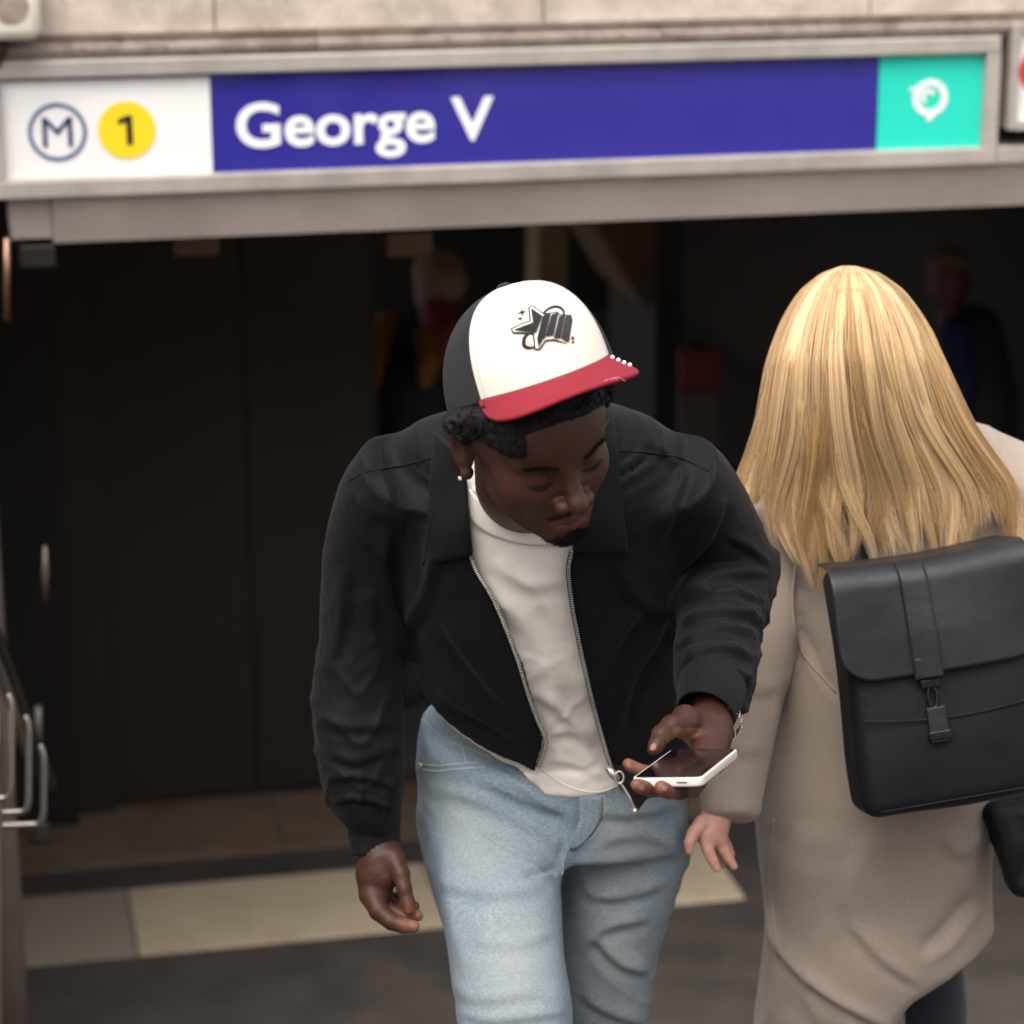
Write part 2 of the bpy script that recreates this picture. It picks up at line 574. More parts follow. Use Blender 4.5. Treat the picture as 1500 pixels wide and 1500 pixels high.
def tubes_mesh(name, lines, rad, seg=4, flat=1.0, shade=None, nrm=None):
    """many tapered strands as one mesh; lines (n,k,3) world, rad (n,k)"""
    n, k, _ = lines.shape
    d = np.gradient(lines, axis=1); d /= np.linalg.norm(d, axis=2, keepdims=True) + 1e-9
    ref = np.broadcast_to(np.asarray(nrm if nrm is not None else (0.3, 0.9, 0.2), float), d.shape)
    a = ref - d * (ref * d).sum(2, keepdims=True); a /= np.linalg.norm(a, axis=2, keepdims=True) + 1e-9
    b = np.cross(d, a)
    ang = np.arange(seg) * 2 * math.pi / seg
    v = lines[:, :, None, :] + rad[:, :, None, None] * (flat * np.cos(ang)[None, None, :, None] * a[:, :, None, :] + np.sin(ang)[None, None, :, None] * b[:, :, None, :])
    base = (np.arange(n)[:, None, None] * k + np.arange(k - 1)[None, :, None]) * seg
    j = np.arange(seg)[None, None, :]; j2 = (j + 1) % seg
    q = np.stack([base + j, base + j2, base + seg + j2, base + seg + j], -1).reshape(-1, 4)
    me = mesh_np(name, v.reshape(-1, 3), quads=q)
    if shade is not None:
        set_attr(me, 'shade', np.repeat(shade, k * seg))
    return me
# ------------------------------------------------------------------ materials of the place
M_STONE = mat('limestone', (0.56, 0.47, 0.40), 0.85, noise=[(9, 0.42, 0.62, (0.40, 0.33, 0.27)), (55, 0.62, 0.76, (0.27, 0.22, 0.17))], bump=[(60, 0.35, 'noise', 0.004)])
M_MOULD = mat('stone moulding', (0.30, 0.245, 0.205), 0.85, noise=[(14, 0.45, 0.62, (0.20, 0.15, 0.12)), (40, 0.58, 0.70, (0.12, 0.06, 0.045))], bump=[(70, 0.4, 'noise', 0.004)])
M_FRAME = mat('brushed metal frame', (0.44, 0.39, 0.345), 0.45, 0.2, noise=[(6, 0.4, 0.7, (0.30, 0.27, 0.24))], bump=[(30, 0.08, 'noise')])
M_BEAM = mat('painted lintel', (0.57, 0.485, 0.425), 0.6, noise=[(4, 0.42, 0.70, (0.46, 0.39, 0.34)), (35, 0.63, 0.78, (0.36, 0.30, 0.26))], bump=[(25, 0.12, 'noise', 0.003)])
M_BLUE = mat('blue enamel', (0.028, 0.024, 0.24), 0.16, noise=[(3, 0.45, 0.75, (0.036, 0.032, 0.27))], coat=0.6)
M_WHITE = mat('white enamel', (0.80, 0.77, 0.74), 0.25, noise=[(5, 0.5, 0.8, (0.76, 0.72, 0.68))])
M_TEAL = mat('teal enamel', (0.02, 0.62, 0.47), 0.25, noise=[(4, 0.5, 0.8, (0.02, 0.57, 0.44))])
M_INK = mat('dark blue ink', (0.02, 0.025, 0.12), 0.35)
M_RINGINK = mat('grey blue ink', (0.06, 0.13, 0.24), 0.35)
M_YELLOW = mat('yellow enamel', (0.83, 0.60, 0.02), 0.3)
M_BLACK = mat('black ink', (0.01, 0.01, 0.012), 0.4)
M_RED = mat('red enamel', (0.62, 0.03, 0.04), 0.35)
M_LETTER = mat('white lettering', (0.84, 0.82, 0.80), 0.35)
M_STEEL = mat('stainless steel', (0.36, 0.33, 0.30), 0.32, 0.9, bump=[(80, 0.05, 'noise')])
M_COLUMN = mat('bronze coloured metal', (0.20, 0.165, 0.14), 0.42, 0.45, noise=[(5, 0.4, 0.7, (0.13, 0.10, 0.085))])
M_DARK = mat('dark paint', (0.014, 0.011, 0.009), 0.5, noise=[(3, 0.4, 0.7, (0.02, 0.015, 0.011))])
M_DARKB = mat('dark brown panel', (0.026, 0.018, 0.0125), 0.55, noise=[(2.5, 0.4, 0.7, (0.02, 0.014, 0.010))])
M_FLOOR = mat('worn asphalt floor', (0.066, 0.053, 0.045), 0.8, noise=[(5, 0.4, 0.65, (0.038, 0.032, 0.028)), (120, 0.55, 0.7, (0.08, 0.068, 0.06))], bump=[(150, 0.3, 'noise', 0.002)])
M_PALE = mat('pale floor slab', (0.52, 0.43, 0.30), 0.8, noise=[(7, 0.45, 0.65, (0.45, 0.36, 0.25)), (26, 0.66, 0.74, (0.11, 0.09, 0.07)), (160, 0.5, 0.7, (0.54, 0.45, 0.33))], bump=[(120, 0.3, 'noise', 0.002)])
M_PALE2 = mat('studded floor slab', (0.29, 0.245, 0.19), 0.85, noise=[(60, 0.5, 0.65, (0.29, 0.25, 0.2))], bump=[(70, 0.6, 'voronoi', 0.006)])
M_BROWNF = mat('brown floor slab', (0.20, 0.14, 0.095), 0.7, noise=[(6, 0.45, 0.65, (0.155, 0.105, 0.07))])
M_STEP = mat('stone step', (0.16, 0.14, 0.12), 0.85, noise=[(8, 0.4, 0.65, (0.12, 0.10, 0.09))], bump=[(90, 0.3, 'noise', 0.002)])
M_OFFW = mat('off white plastic', (0.76, 0.70, 0.60), 0.5, noise=[(8, 0.5, 0.75, (0.68, 0.62, 0.52))])

# ------------------------------------------------------------------ the setting: ground, steps, inside of the station
g = Geo(); g.box(-8, 8, -30, 14, -0.3, 0.0)
floor = tag(g.build('floor', M_FLOOR, M=WALL_M), kind='structure')
def slab(name, m, s0, s1, n0, n1, z=0.004):
    return Geo().box(s0, s1, n0, n1, -0.05, z, 0.003).build(name, m, floor, WALL_M)
NB0, NB1 = 1.07, 1.50
edges = [-1.33, floorpt(190, 1330)[0], floorpt(632, 1300)[0], 0.36, 0.90]
slab('studded_slab', M_PALE2, edges[0], edges[1] - 0.003, NB0, NB1, 0.007)
for a, b in zip(edges[1:-1], edges[2:]):
    slab('pale_slab', M_PALE, a + 0.003, b - 0.003, NB0, NB1, 0.006)
for a, b in ((-1.34, -0.33), (-0.327, 0.5), (0.503, 1.4)):
    slab('brown_slab', M_BROWNF, a, b, 1.68, 2.12, 0.004)

steps = tag(empty('steps', wall_world(0.4, -0.6, 0)), kind='structure')
for i in range(11):
    z = 0.16 * (i + 1); n1 = -0.62 - 0.30 * i
    o = Geo().box(-1.5, 2.6, n1 - 0.30 - 0.018, n1, z - 0.16, z, 0.006).build('step', M_STEP, steps, WALL_M)
street = tag(Geo().box(-9, 9, -22, -0.62 - 0.30 * 11 - 0.02, 1.5, 1.9).build('street', M_FLOOR, None, WALL_M), kind='structure')

# stairwell side walls of stone blocks, the entrance wall above the sign
def block_wall(name, label, x0, x1, y0, y1, z0, z1, along, step, rows, m=M_STONE):
    c = WALL_M @ Vector(((x0 + x1) / 2, (y0 + y1) / 2, z0))
    e = tag(empty(name, c), label, 'wall')
    Geo().box(x0 + 0.006, x1 - 0.006, y0 + 0.006, y1 - 0.006, z0, z1 - 0.004).build('mortar_core', M_MOULD, e, WALL_M)
    a0, a1 = (x0, x1) if along == 'x' else (y0, y1)
    dz = (z1 - z0) / rows
    for r in range(rows):
        a = a0 - (step * 0.5 if r % 2 else 0) + step * 0.0
        while a < a1 - 1e-4:
            b = min(a + step, a1); aa = max(a, a0)
            zz0, zz1 = z0 + r * dz + 0.003, z0 + (r + 1) * dz - 0.003
            if b - aa > 0.02:
                if along == 'x': Geo().box(aa + 0.003, b - 0.003, y0, y1, zz0, zz1, 0.004).build('stone_block', m, e, WALL_M)
                else: Geo().box(x0, x1, aa + 0.003, b - 0.003, zz0, zz1, 0.004).build('stone_block', m, e, WALL_M)
            a += step
    return e
ZM1 = 2.566
block_wall('stone_wall', 'pale limestone side wall of the stairwell behind the metal railing', -1.9, -1.5, -4.2, -0.1, 0.0, 2.5, 'y', 0.68, 6)
block_wall('stone_wall', 'pale limestone side wall of the stairwell beyond the woman in the long coat', 2.6, 3.0, -4.2, -0.1, 0.0, 2.5, 'y', 0.68, 6)
# parapet over the sign, joints where the photograph shows them
jx = [wallpt(px, 20, -0.02)[0] for px in (-180, 315, 797, 1275, 1750)]
pc = WALL_M @ Vector((0, 0.2, ZM1))
parapet = tag(empty('stone_parapet', pc), 'weathered pale limestone parapet running above the blue station sign', 'parapet')
Geo().box(-2.5, 3.5, -0.012, 0.38, ZM1 + 0.002, 2.94).build('mortar_core', M_STONE, parapet, WALL_M)
js = [-2.5, -1.9] + jx + [3.0, 3.5]
for a, b in zip(js[:-1], js[1:]):
    if b - a > 0.05:
        Geo().box(a + 0.0018, b - 0.0018, -0.022, 0.40, ZM1 + 0.001, 2.95, 0.005).build('stone_block', M_STONE, parapet, WALL_M)
moul = tag(empty('stone_moulding', WALL_M @ Vector((0, 0.0, 2.522))), 'thin brownish stone moulding between the parapet and the sign frame', 'moulding')
for a, b in ((-2.5, -0.42), (-0.417, 0.66), (0.663, 3.5)):
    Geo().prism([(-0.035, 2.523), (-0.035, 2.532), (-0.045, 2.536), (-0.045, 2.546), (-0.033, 2.551), (-0.033, 2.558), (-0.04, ZM1), (0.1, ZM1), (0.1, 2.523)], a, b).build('moulding_length', M_MOULD, moul, WALL_M)

# lintel below the sign
ZB0, ZB1 = 2.140, 2.243
SL = wallpt(78, 350)[0]
lint = tag(empty('entrance_lintel', WALL_M @ Vector((0, 0.1, ZB0))), 'wide grey painted lintel under the station sign across the dark entrance', 'lintel')
Geo().prism([(-0.03, ZB1), (0.018, ZB0), (0.30, ZB0), (0.30, ZB1)], SL, 3.0).build('beam_face', M_BEAM, lint, WALL_M)
Geo().prism([(-0.022, ZB1), (0.012, ZB0 + 0.012), (0.28, ZB0 + 0.012), (0.28, ZB1)], SL - 0.085, SL - 0.002).build('beam_end', M_BEAM, lint, WALL_M)
Geo().box(SL - 0.07, SL + 0.004, 0.02, 0.2, ZB0 - 0.052, ZB0 - 0.002, 0.006).build('bracket', M_DARK, lint, WALL_M)

# ------------------------------------------------------------------ the station sign
sign = tag(empty('station_sign', WALL_M @ Vector((0, -0.03, 2.38))), 'long blue metro station sign reading George V, white line panel at its left end', 'sign')
SR = wallpt(1438, 140, -0.03)[0]; SLF = wallpt(2, 190, -0.03)[0]
PZ0, PZ1 = 2.282, 2.486
nf = -0.03
fr = Geo()
fr.box(SLF - 0.035, SR + 0.032, -0.052, 0.10, PZ1, 2.5215, 0.004)
fr.box(SLF - 0.035, SR + 0.032, -0.052, 0.10, ZB1 + 0.001, PZ0, 0.004)
fr.box(SR, SR + 0.032, -0.0519, 0.10, PZ0, PZ1, 0.0)
fr.box(SLF - 0.035, SLF, -0.0519, 0.10, PZ0, PZ1, 0.0)
fr.build('sign_frame', M_FRAME, sign, WALL_M)
STL = wallpt(1286, 145, -0.03)[0]
Geo().box(SLF, STL, nf, 0.09, PZ0, PZ1).build('blue_panel', M_BLUE, sign, WALL_M)
tealp = Geo().box(STL + 0.001, SR, nf - 0.001, 0.09, PZ0, PZ1).build('teal_panel', M_TEAL, sign, WALL_M)
SWR = wallpt(309, 185, -0.03)[0]
wp = Geo().box(SLF + 0.001, SWR, nf - 0.003, nf + 0.02, PZ0 + 0.0005, wallpt(150, 116, -0.033)[1]).build('white_panel', M_WHITE, sign, WALL_M)

def text_mesh(name, body, m, parent, s0, s1, z0, z1, n, off=0.0, fit_h='X', thick=0.0015):
    """lettering as a thin relief, fitted to s0..s1 wide; z0/z1 are the bottom and top of its capitals"""
    cu = bpy.data.curves.new(name, 'FONT'); cu.body = body; cu.size = 1.0; cu.offset = off; cu.extrude = 0.0; cu.resolution_u = 6
    ob = bpy.data.objects.new(name, cu); COL.objects.link(ob)
    me = bpy.data.meshes.new_from_object(ob.evaluated_get(bpy.context.evaluated_depsgraph_get()))
    cu2 = bpy.data.curves.new(name, 'FONT'); cu2.body = fit_h; cu2.size = 1.0; cu2.offset = off
    ob2 = bpy.data.objects.new(name, cu2); COL.objects.link(ob2)
    me2 = bpy.data.meshes.new_from_object(ob2.evaluated_get(bpy.context.evaluated_depsgraph_get()))
    ys = [v.co.y for v in me2.vertices]; y0, y1 = min(ys), max(ys)
    for o in (ob, ob2): bpy.data.objects.remove(o)
    bpy.data.meshes.remove(me2)
    bm = bmesh.new(); bm.from_mesh(me); bpy.data.meshes.remove(me)
    bmesh.ops.remove_doubles(bm, verts=bm.verts[:], dist=1e-5)
    xs = [v.co.x for v in bm.verts]; x0, x1 = min(xs), max(xs)
    for v in bm.verts:
        v.co = Vector((s0 + (v.co.x - x0) / (x1 - x0) * (s1 - s0), n, z0 + (v.co.y - y0) / (y1 - y0) * (z1 - z0)))
    r = bmesh.ops.extrude_face_region(bm, geom=bm.faces[:])
    for gq in r['geom']:
        if isinstance(gq, bmesh.types.BMVert): gq.co.y -= thick
    bmesh.ops.recalc_face_normals(bm, faces=bm.faces[:])
    bm.transform(WALL_M)
    for f_ in bm.faces: f_.smooth = False
    me = bpy.data.meshes.new(name); bm.to_mesh(me); bm.free()
    return link(name, me, m, parent)
wz = lambda x, y: wallpt(x, y, nf)[1]
ws = lambda x, y: wallpt(x, y, nf)[0]
zb, zt = wz(375, 217), wz(375, 150)
text_mesh('lettering', 'George', M_LETTER, sign, ws(346, 190), ws(637, 180), zb, zt, nf - 0.0005, 0.021, 'G')
text_mesh('lettering', 'V', M_LETTER, sign, ws(660, 170), ws(723, 170), zb + 0.001, zt - 0.001, nf - 0.0005, 0.021, 'V')
nw = nf - 0.0035
Mc = (ws(84, 193), wz(84, 193)); Yc = (ws(185.5, 190), wz(185.5, 190))
Geo().ring(Mc, 0.051, 0.059, y=nw).build('line_ring', M_RINGINK, wp)
bpy.data.objects['line_ring'].data.transform(WALL_M)
text_mesh('lettering', 'M', M_INK, wp, Mc[0] - 0.030, Mc[0] + 0.030, Mc[1] - 0.030, Mc[1] + 0.030, nw, 0.0, 'M')
yd = Geo().disc(Yc, 0.0585, y=nw).build('yellow_disc', M_YELLOW, wp, WALL_M)
dg = Geo()
dg.prism([(Yc[0] + x, Yc[1] + z) for x, z in ((-0.001, -0.030), (0.0115, -0.030), (0.0115, 0.030), (0.001, 0.030), (-0.018, 0.022), (-0.016, 0.0115), (-0.001, 0.017))], nw - 0.003, nw - 0.0016, 'y')
dg.build('lettering', M_BLACK, wp, WALL_M)
Tc = (ws(1362, 143), wz(1362, 143)); nt_ = nf - 0.0015
rg = Geo()
rg.ring(Tc, 0.026, 0.040, y=nt_, seg=48)
rg.build('round_emblem', M_LETTER, tealp, WALL_M)
rg = Geo()
rg.ring((Tc[0] - 0.004, Tc[1] + 0.002), 0.008, 0.017, y=nt_, seg=24, a0=0.4, a1=4.2)
rg.ring((Tc[0] + 0.004, Tc[1] - 0.052), 0.004, 0.013, y=nt_, seg=16, a0=1.0, a1=2.9)
rg.ring((Tc[0] - 0.040, Tc[1] + 0.016), 0.002, 0.008, y=nt_, seg=12, a0=0.2, a1=3.4)
rg.build('emblem_mark', M_LETTER, tealp, WALL_M)['kind'] = 'stuff'

# second sign at the right edge
s2 = wallpt(1474, 110, -0.03)[0]
sg2 = tag(empty('round_sign_box', WALL_M @ Vector((s2 + 0.15, -0.03, 2.4))), 'framed white sign with a red circle right of the station sign', 'sign')
q = Geo(); z20, z21 = wallpt(1490, 190, -0.05)[1], wallpt(1490, 34, -0.05)[1]
q.box(s2, s2 + 0.018, -0.06, 0.1, z20, z21, 0.003); q.box(s2 + 0.28, s2 + 0.298, -0.06, 0.1, z20, z21, 0.003)
q.box(s2 + 0.018, s2 + 0.28, -0.0595, 0.1, z21 - 0.018, z21, 0.0); q.box(s2 + 0.018, s2 + 0.28, -0.0595, 0.1, z20, z20 + 0.018, 0.0)
q.build('sign_frame', M_FRAME, sg2, WALL_M)
pp_ = Geo().box(s2 + 0.018, s2 + 0.28, -0.045, 0.09, z20 + 0.018, z21 - 0.018).build('white_panel', M_WHITE, sg2, WALL_M)
Geo().ring((s2 + 0.075, (z20 + z21) / 2 + 0.01), 0.035, 0.052, y=-0.0455, seg=40).build('red_ring', M_RED, pp_, WALL_M)
# metal cladding below and beside it
clad = tag(Geo().box(SR + 0.034, 3.0, -0.045, 0.1, ZB1 + 0.001, 2.2815, 0.003).build('metal_cladding', M_FRAME, None, WALL_M), 'short grey metal cladding strip under the red circle sign', 'cladding')
# white fixture at the upper left corner
f0, f1 = wallpt(-60, 20, -0.12)[0], wallpt(60, 20, -0.12)[0]
fz = wallpt(40, 60, -0.12)[1]
fx = tag(empty('loudspeaker_box', WALL_M @ Vector(((f0 + f1) / 2, -0.07, fz))), 'small off white rounded box fixed to the stone above the left end of the sign', 'loudspeaker')
Geo().box(f0, f1, -0.12, -0.023, fz, fz + 0.15, 0.022).build('housing', M_OFFW, fx, WALL_M, smooth=True)
Geo().ring(((f0 + f1) / 2 + 0.02, fz + 0.07), 0.0, 0.035, y=-0.1195, thick=0.004).build('speaker_disc', M_MOULD, fx, WALL_M)
Geo().tube([((f0 + f1) / 2 + .0, -0.05, fz + 0.0), ((f0 + f1) / 2 - .02, -0.05, fz - 0.05)], 0.018).build('cable_gland', M_DARK, fx, WALL_M)

# ------------------------------------------------------------------ inside the station
shell = tag(empty('station_walls', wall_world(0.5, 3, 0)), kind='structure')
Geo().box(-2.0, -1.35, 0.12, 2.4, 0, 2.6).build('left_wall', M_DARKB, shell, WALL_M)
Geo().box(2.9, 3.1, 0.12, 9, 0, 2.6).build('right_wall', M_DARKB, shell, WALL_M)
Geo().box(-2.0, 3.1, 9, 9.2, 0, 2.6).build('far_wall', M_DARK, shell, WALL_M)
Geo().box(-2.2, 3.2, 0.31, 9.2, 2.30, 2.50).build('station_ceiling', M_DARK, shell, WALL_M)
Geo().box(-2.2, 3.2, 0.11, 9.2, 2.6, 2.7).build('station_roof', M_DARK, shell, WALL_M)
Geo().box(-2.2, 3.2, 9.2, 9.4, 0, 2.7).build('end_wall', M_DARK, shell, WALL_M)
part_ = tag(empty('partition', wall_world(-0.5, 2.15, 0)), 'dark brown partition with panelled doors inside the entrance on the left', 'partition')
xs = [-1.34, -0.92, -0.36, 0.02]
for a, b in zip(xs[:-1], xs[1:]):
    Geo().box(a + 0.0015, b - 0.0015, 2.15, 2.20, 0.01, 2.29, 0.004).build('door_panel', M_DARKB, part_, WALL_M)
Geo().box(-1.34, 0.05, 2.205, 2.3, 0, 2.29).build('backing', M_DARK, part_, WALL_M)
# left jamb: bronze column in front, black jamb behind
c0, c1 = wallpt(-60, 700, -0.16)[0], wallpt(42, 1480, -0.2)[0]
column = tag(empty('metal_column', wall_world((c0 + c1) / 2, -0.16, 0)), 'bronze coloured metal column at the left edge, behind the railing', 'column')
Geo().box(c0, c1, -0.20, -0.08, 0.0, 2.235, 0.025).build('column_shaft', M_COLUMN, column, WALL_M, smooth=True)
Geo().box(c0 - 0.01, c1 + 0.022, -0.212, -0.07, 2.12, 2.236, 0.01).build('column_head', M_DARK, column, WALL_M)
j0, j1 = wallpt(58, 700, 2.0)[0], wallpt(148, 700, 2.0)[0]
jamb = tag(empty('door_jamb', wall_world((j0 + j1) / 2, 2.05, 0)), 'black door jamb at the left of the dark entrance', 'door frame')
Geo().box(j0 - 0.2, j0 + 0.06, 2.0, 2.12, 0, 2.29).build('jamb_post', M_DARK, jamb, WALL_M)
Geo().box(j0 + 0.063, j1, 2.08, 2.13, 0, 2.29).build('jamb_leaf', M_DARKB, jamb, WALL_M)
ha = [wallpt(66, y, -0.02) for y in (800, 840, 880)]
Geo().tube([(ha[0][0], -0.02, ha[0][1]), (ha[1][0], -0.024, ha[1][1]), (ha[2][0], -0.02, ha[2][1])], [0.004, 0.008, 0.005], 10).build('pull_handle', M_COLUMN, jamb, WALL_M)
hb = [wallpt(56, y, -0.02) for y in (1035, 1110)]
Geo().tube([(hb[0][0], -0.02, hb[0][1]), (hb[1][0], -0.02, hb[1][1])], 0.008, 10).build('lower_handle', M_COLUMN, jamb, WALL_M)
hc = [wallpt(10, y, -0.22) for y in (350, 470)]
Geo().tube([(hc[0][0], -0.215, hc[0][1]), (hc[1][0], -0.215, hc[1][1])], 0.006, 10).build('vertical_trim', mat('copper trim', (0.28, 0.16, 0.105), 0.35, 0.8), column, WALL_M)
# fixtures under the ceiling just inside
M_FIX = mat('brown fixture', (0.17, 0.105, 0.065), 0.5)
for px, lab in ((287, 'dim brown ceiling fixture behind the lintel below the yellow disc'), (600, 'dim brown ceiling fixture behind the lintel below the lettering')):
    a = wallpt(px - 34, 365, 0.45); b = wallpt(px + 34, 365, 0.45); z0 = wallpt(px, 376, 0.45)[1]
    t_ = tag(empty('ceiling_fixture', wall_world((a[0] + b[0]) / 2, 0.5, z0)), lab, 'ceiling fixture', 'fixtures under the entrance ceiling')
    Geo().box(a[0], b[0], 0.45, 0.55, z0, z0 + 0.06, 0.008).build('fixture_box', M_FIX, t_, WALL_M)
    Geo().tube([((a[0] + b[0]) / 2, 0.5, z0 + 0.055), ((a[0] + b[0]) / 2, 0.5, 2.31)], 0.012).build('fixture_stem', M_DARK, t_, WALL_M)
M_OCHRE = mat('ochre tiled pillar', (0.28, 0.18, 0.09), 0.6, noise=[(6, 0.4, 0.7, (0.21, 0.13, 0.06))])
a, b = wallpt(788, 380, 3.2)[0], wallpt(832, 380, 3.2)[0]
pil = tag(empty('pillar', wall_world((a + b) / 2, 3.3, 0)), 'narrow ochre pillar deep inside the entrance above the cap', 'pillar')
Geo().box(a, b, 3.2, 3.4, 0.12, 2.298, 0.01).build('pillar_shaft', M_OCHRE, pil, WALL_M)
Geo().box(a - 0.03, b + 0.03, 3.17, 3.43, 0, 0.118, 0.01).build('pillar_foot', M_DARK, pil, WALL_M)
A = [wallpt(x, y, 3.6) for x, y in ((868, 325), (962, 325), (962, 440), (945, 452))]
inc = tag(empty('sloping_soffit', wall_world(A[0][0], 3.6, A[2][1])), 'sloping brown underside of a stair flight inside the entrance', 'stair flight')
def prism_s(poly, n0, n1):
    gg = Geo()
    gg.prism([(p[0], p[1]) for p in poly], n0, n1, 'y'); return gg
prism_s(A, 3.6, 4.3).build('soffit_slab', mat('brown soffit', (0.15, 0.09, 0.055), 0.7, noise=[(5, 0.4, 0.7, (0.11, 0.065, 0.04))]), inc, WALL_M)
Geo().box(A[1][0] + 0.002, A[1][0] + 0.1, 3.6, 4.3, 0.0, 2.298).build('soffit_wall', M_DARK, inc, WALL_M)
a0_, a1_ = wallpt(998, 540, 3.0), wallpt(1056, 570, 3.0)
zt_ = wallpt(1025, 512, 3.0)[1]; zl = wallpt(1025, 700, 3.0)[1]
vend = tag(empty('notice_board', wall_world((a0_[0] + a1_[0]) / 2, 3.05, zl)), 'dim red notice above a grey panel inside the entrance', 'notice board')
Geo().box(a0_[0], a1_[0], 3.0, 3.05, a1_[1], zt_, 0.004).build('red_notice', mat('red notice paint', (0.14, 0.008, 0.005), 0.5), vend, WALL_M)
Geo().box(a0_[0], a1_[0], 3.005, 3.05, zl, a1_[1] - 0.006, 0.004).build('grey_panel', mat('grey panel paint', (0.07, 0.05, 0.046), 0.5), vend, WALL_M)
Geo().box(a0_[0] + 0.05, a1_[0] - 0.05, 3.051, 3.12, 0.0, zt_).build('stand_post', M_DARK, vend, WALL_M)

# ------------------------------------------------------------------ metal railing at the left edge
rail = tag(empty('metal_railing', to_world(V(10, 1215, 4.5))), 'steel railing of bent tubes under a black handrail at the left edge', 'railing')
def wtube(pts, r, name, m, parent, seg=10, smooth_n=5):
    P = np.array([V(*p) for p in pts]); P = catmull(P, smooth_n)
    return Geo().tube(to_world(P), r, seg).build(name, m, parent)
wtube([(-60, 790, 3.9), (0, 955, 4.35), (40, 1065, 4.65), (72, 1150, 4.9)], 0.014, 'handrail', M_DARK, rail)
wtube([(-60, 855, 3.9), (0, 985, 4.35), (30, 1075, 4.65), (45, 1110, 4.8)], 0.010, 'lower_rail', M_STEEL, rail)
for k, (xr, yt, yb, D) in enumerate(((17, 1030, 1170, 4.3), (42, 1062, 1190, 4.5), (64, 1105, 1208, 4.7))):
    wtube([(xr - 6, yt - 14, D), (xr, yt + 5, D), (xr, (yt + yb) / 2, D), (xr - 1, yb - 14, D), (xr - 8, yb - 2, D), (xr - 22, yb, D), (-60, yb + 4, D)], 0.0058, 'bent_tube', M_STEEL, rail, 10, 4)
wtube([(-14, 1040, 4.3), (-14, 1500, 4.35), (-14, 2100, 4.55)], 0.02, 'rail_post', M_STEEL, rail)
wtube([(58, 1205, 4.75), (58, 1235, 4.75)], 0.02, 'post_clamp', M_DARK, rail)

# ------------------------------------------------------------------ houses across the avenue, behind the camera: they shade the low sky and show in glossy things
M_FACADE = mat('facade limestone', (0.30, 0.26, 0.22), 0.85, noise=[(0.5, 0.4, 0.7, (0.25, 0.215, 0.18))])
M_PANE = mat('dark window pane', (0.02, 0.022, 0.026), 0.08)
wmesh = None
for k, (s0, s1, h) in enumerate(((-44, -14.05, 20), (-14, 12, 22), (12.05, 42, 19))):
    nf_ = -62.0
    b = tag(empty('town_house', wall_world((s0 + s1) / 2, nf_, 1.9)), ('stone town house across the avenue, on the left', 'taller stone town house across the avenue, facing the station entrance', 'stone town house across the avenue, on the right')[k], 'building')
    Geo().box(s0, s1, nf_ - 10, nf_, 1.88, 1.9 + h).build('wall', M_FACADE, b, WALL_M)
    Geo().box(s0, s1, nf_ + .001, nf_ + .5, 1.9 + h - 4.2, 1.9 + h - 3.9).build('cornice', M_FACADE, b, WALL_M)
    n_ = int((s1 - s0) / 3)
    for i in range(n_):
        for j in range(5):
            cx, cz = s0 + (i + .5) * (s1 - s0) / n_, 3.9 + j * 3.5
            if wmesh is None:
                o = Geo().box(-.65, .65, .002, .06, -1.2, 1.2).build('window', M_PANE, b); wmesh = o.data
            else:
                o = bpy.data.objects.new('window', wmesh); COL.objects.link(o); o.parent = b; o.matrix_parent_inverse = b.matrix_world.inverted()
            o.matrix_world = WALL_M @ Matrix.Translation((cx, nf_, cz))
# ------------------------------------------------------------------ materials of the people
M_SKIN = mat('dark brown skin', (0.050, 0.0162, 0.0088), 0.54, spec=0.33, sss=0.10, noise=[(45, 0.42, 0.62, (0.039, 0.0125, 0.0068)), (210, 0.52, 0.68, (0.060, 0.021, 0.012))],
             attr=[('palm', (0.25, 0.10, 0.06)), ('lip', (0.095, 0.03, 0.022)), ('nail', (0.25, 0.115, 0.085))], bump=[(420, 0.25, 'noise', 0.0006)])
M_HAIR = mat('black curly hair', (0.0060, 0.0048, 0.0042), 0.7, spec=0.18)
M_JACKET = mat('black cotton twill', (0.0041, 0.0036, 0.0041), 0.7, spec=0.15, sheen=0.032, noise=[(18, 0.40, 0.7, (0.0048, 0.0042, 0.0048))],
               bump=[(900, 0.22, 'noise', 0.0006), (22, 0.18, 'noise', 0.006)])
M_RIB = mat('black ribbed elastic', (0.0050, 0.0045, 0.0050), 0.75, spec=0.16, sheen=0.04, bump=[(700, 0.3, 'noise', 0.0008)])
M_SWEAT = mat('off white jersey', (0.78, 0.72, 0.65), 0.85, spec=0.2, sheen=0.15, noise=[(7, 0.4, 0.7, (0.73, 0.67, 0.59))], bump=[(1100, 0.18, 'noise', 0.0006), (30, 0.2, 'noise', 0.006)])
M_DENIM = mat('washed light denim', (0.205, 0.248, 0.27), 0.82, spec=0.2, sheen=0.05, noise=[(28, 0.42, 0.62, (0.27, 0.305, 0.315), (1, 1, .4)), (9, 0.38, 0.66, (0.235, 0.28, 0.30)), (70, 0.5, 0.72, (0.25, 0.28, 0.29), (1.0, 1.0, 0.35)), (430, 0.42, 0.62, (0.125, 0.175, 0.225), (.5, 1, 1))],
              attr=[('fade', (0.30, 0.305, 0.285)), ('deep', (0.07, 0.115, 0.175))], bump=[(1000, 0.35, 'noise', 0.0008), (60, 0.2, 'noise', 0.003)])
M_STITCH = mat('denim stitching', (0.34, 0.34, 0.30), 0.8)
M_SEAM = mat('black seam thread', (0.02, 0.018, 0.02), 0.7)
M_ZIP = mat('nickel zip', (0.50, 0.47, 0.43), 0.35, 0.85)
M_CAPW = mat('cream cap foam', (0.72, 0.64, 0.55), 0.85, spec=0.2, bump=[(900, 0.15, 'noise', 0.0006)])
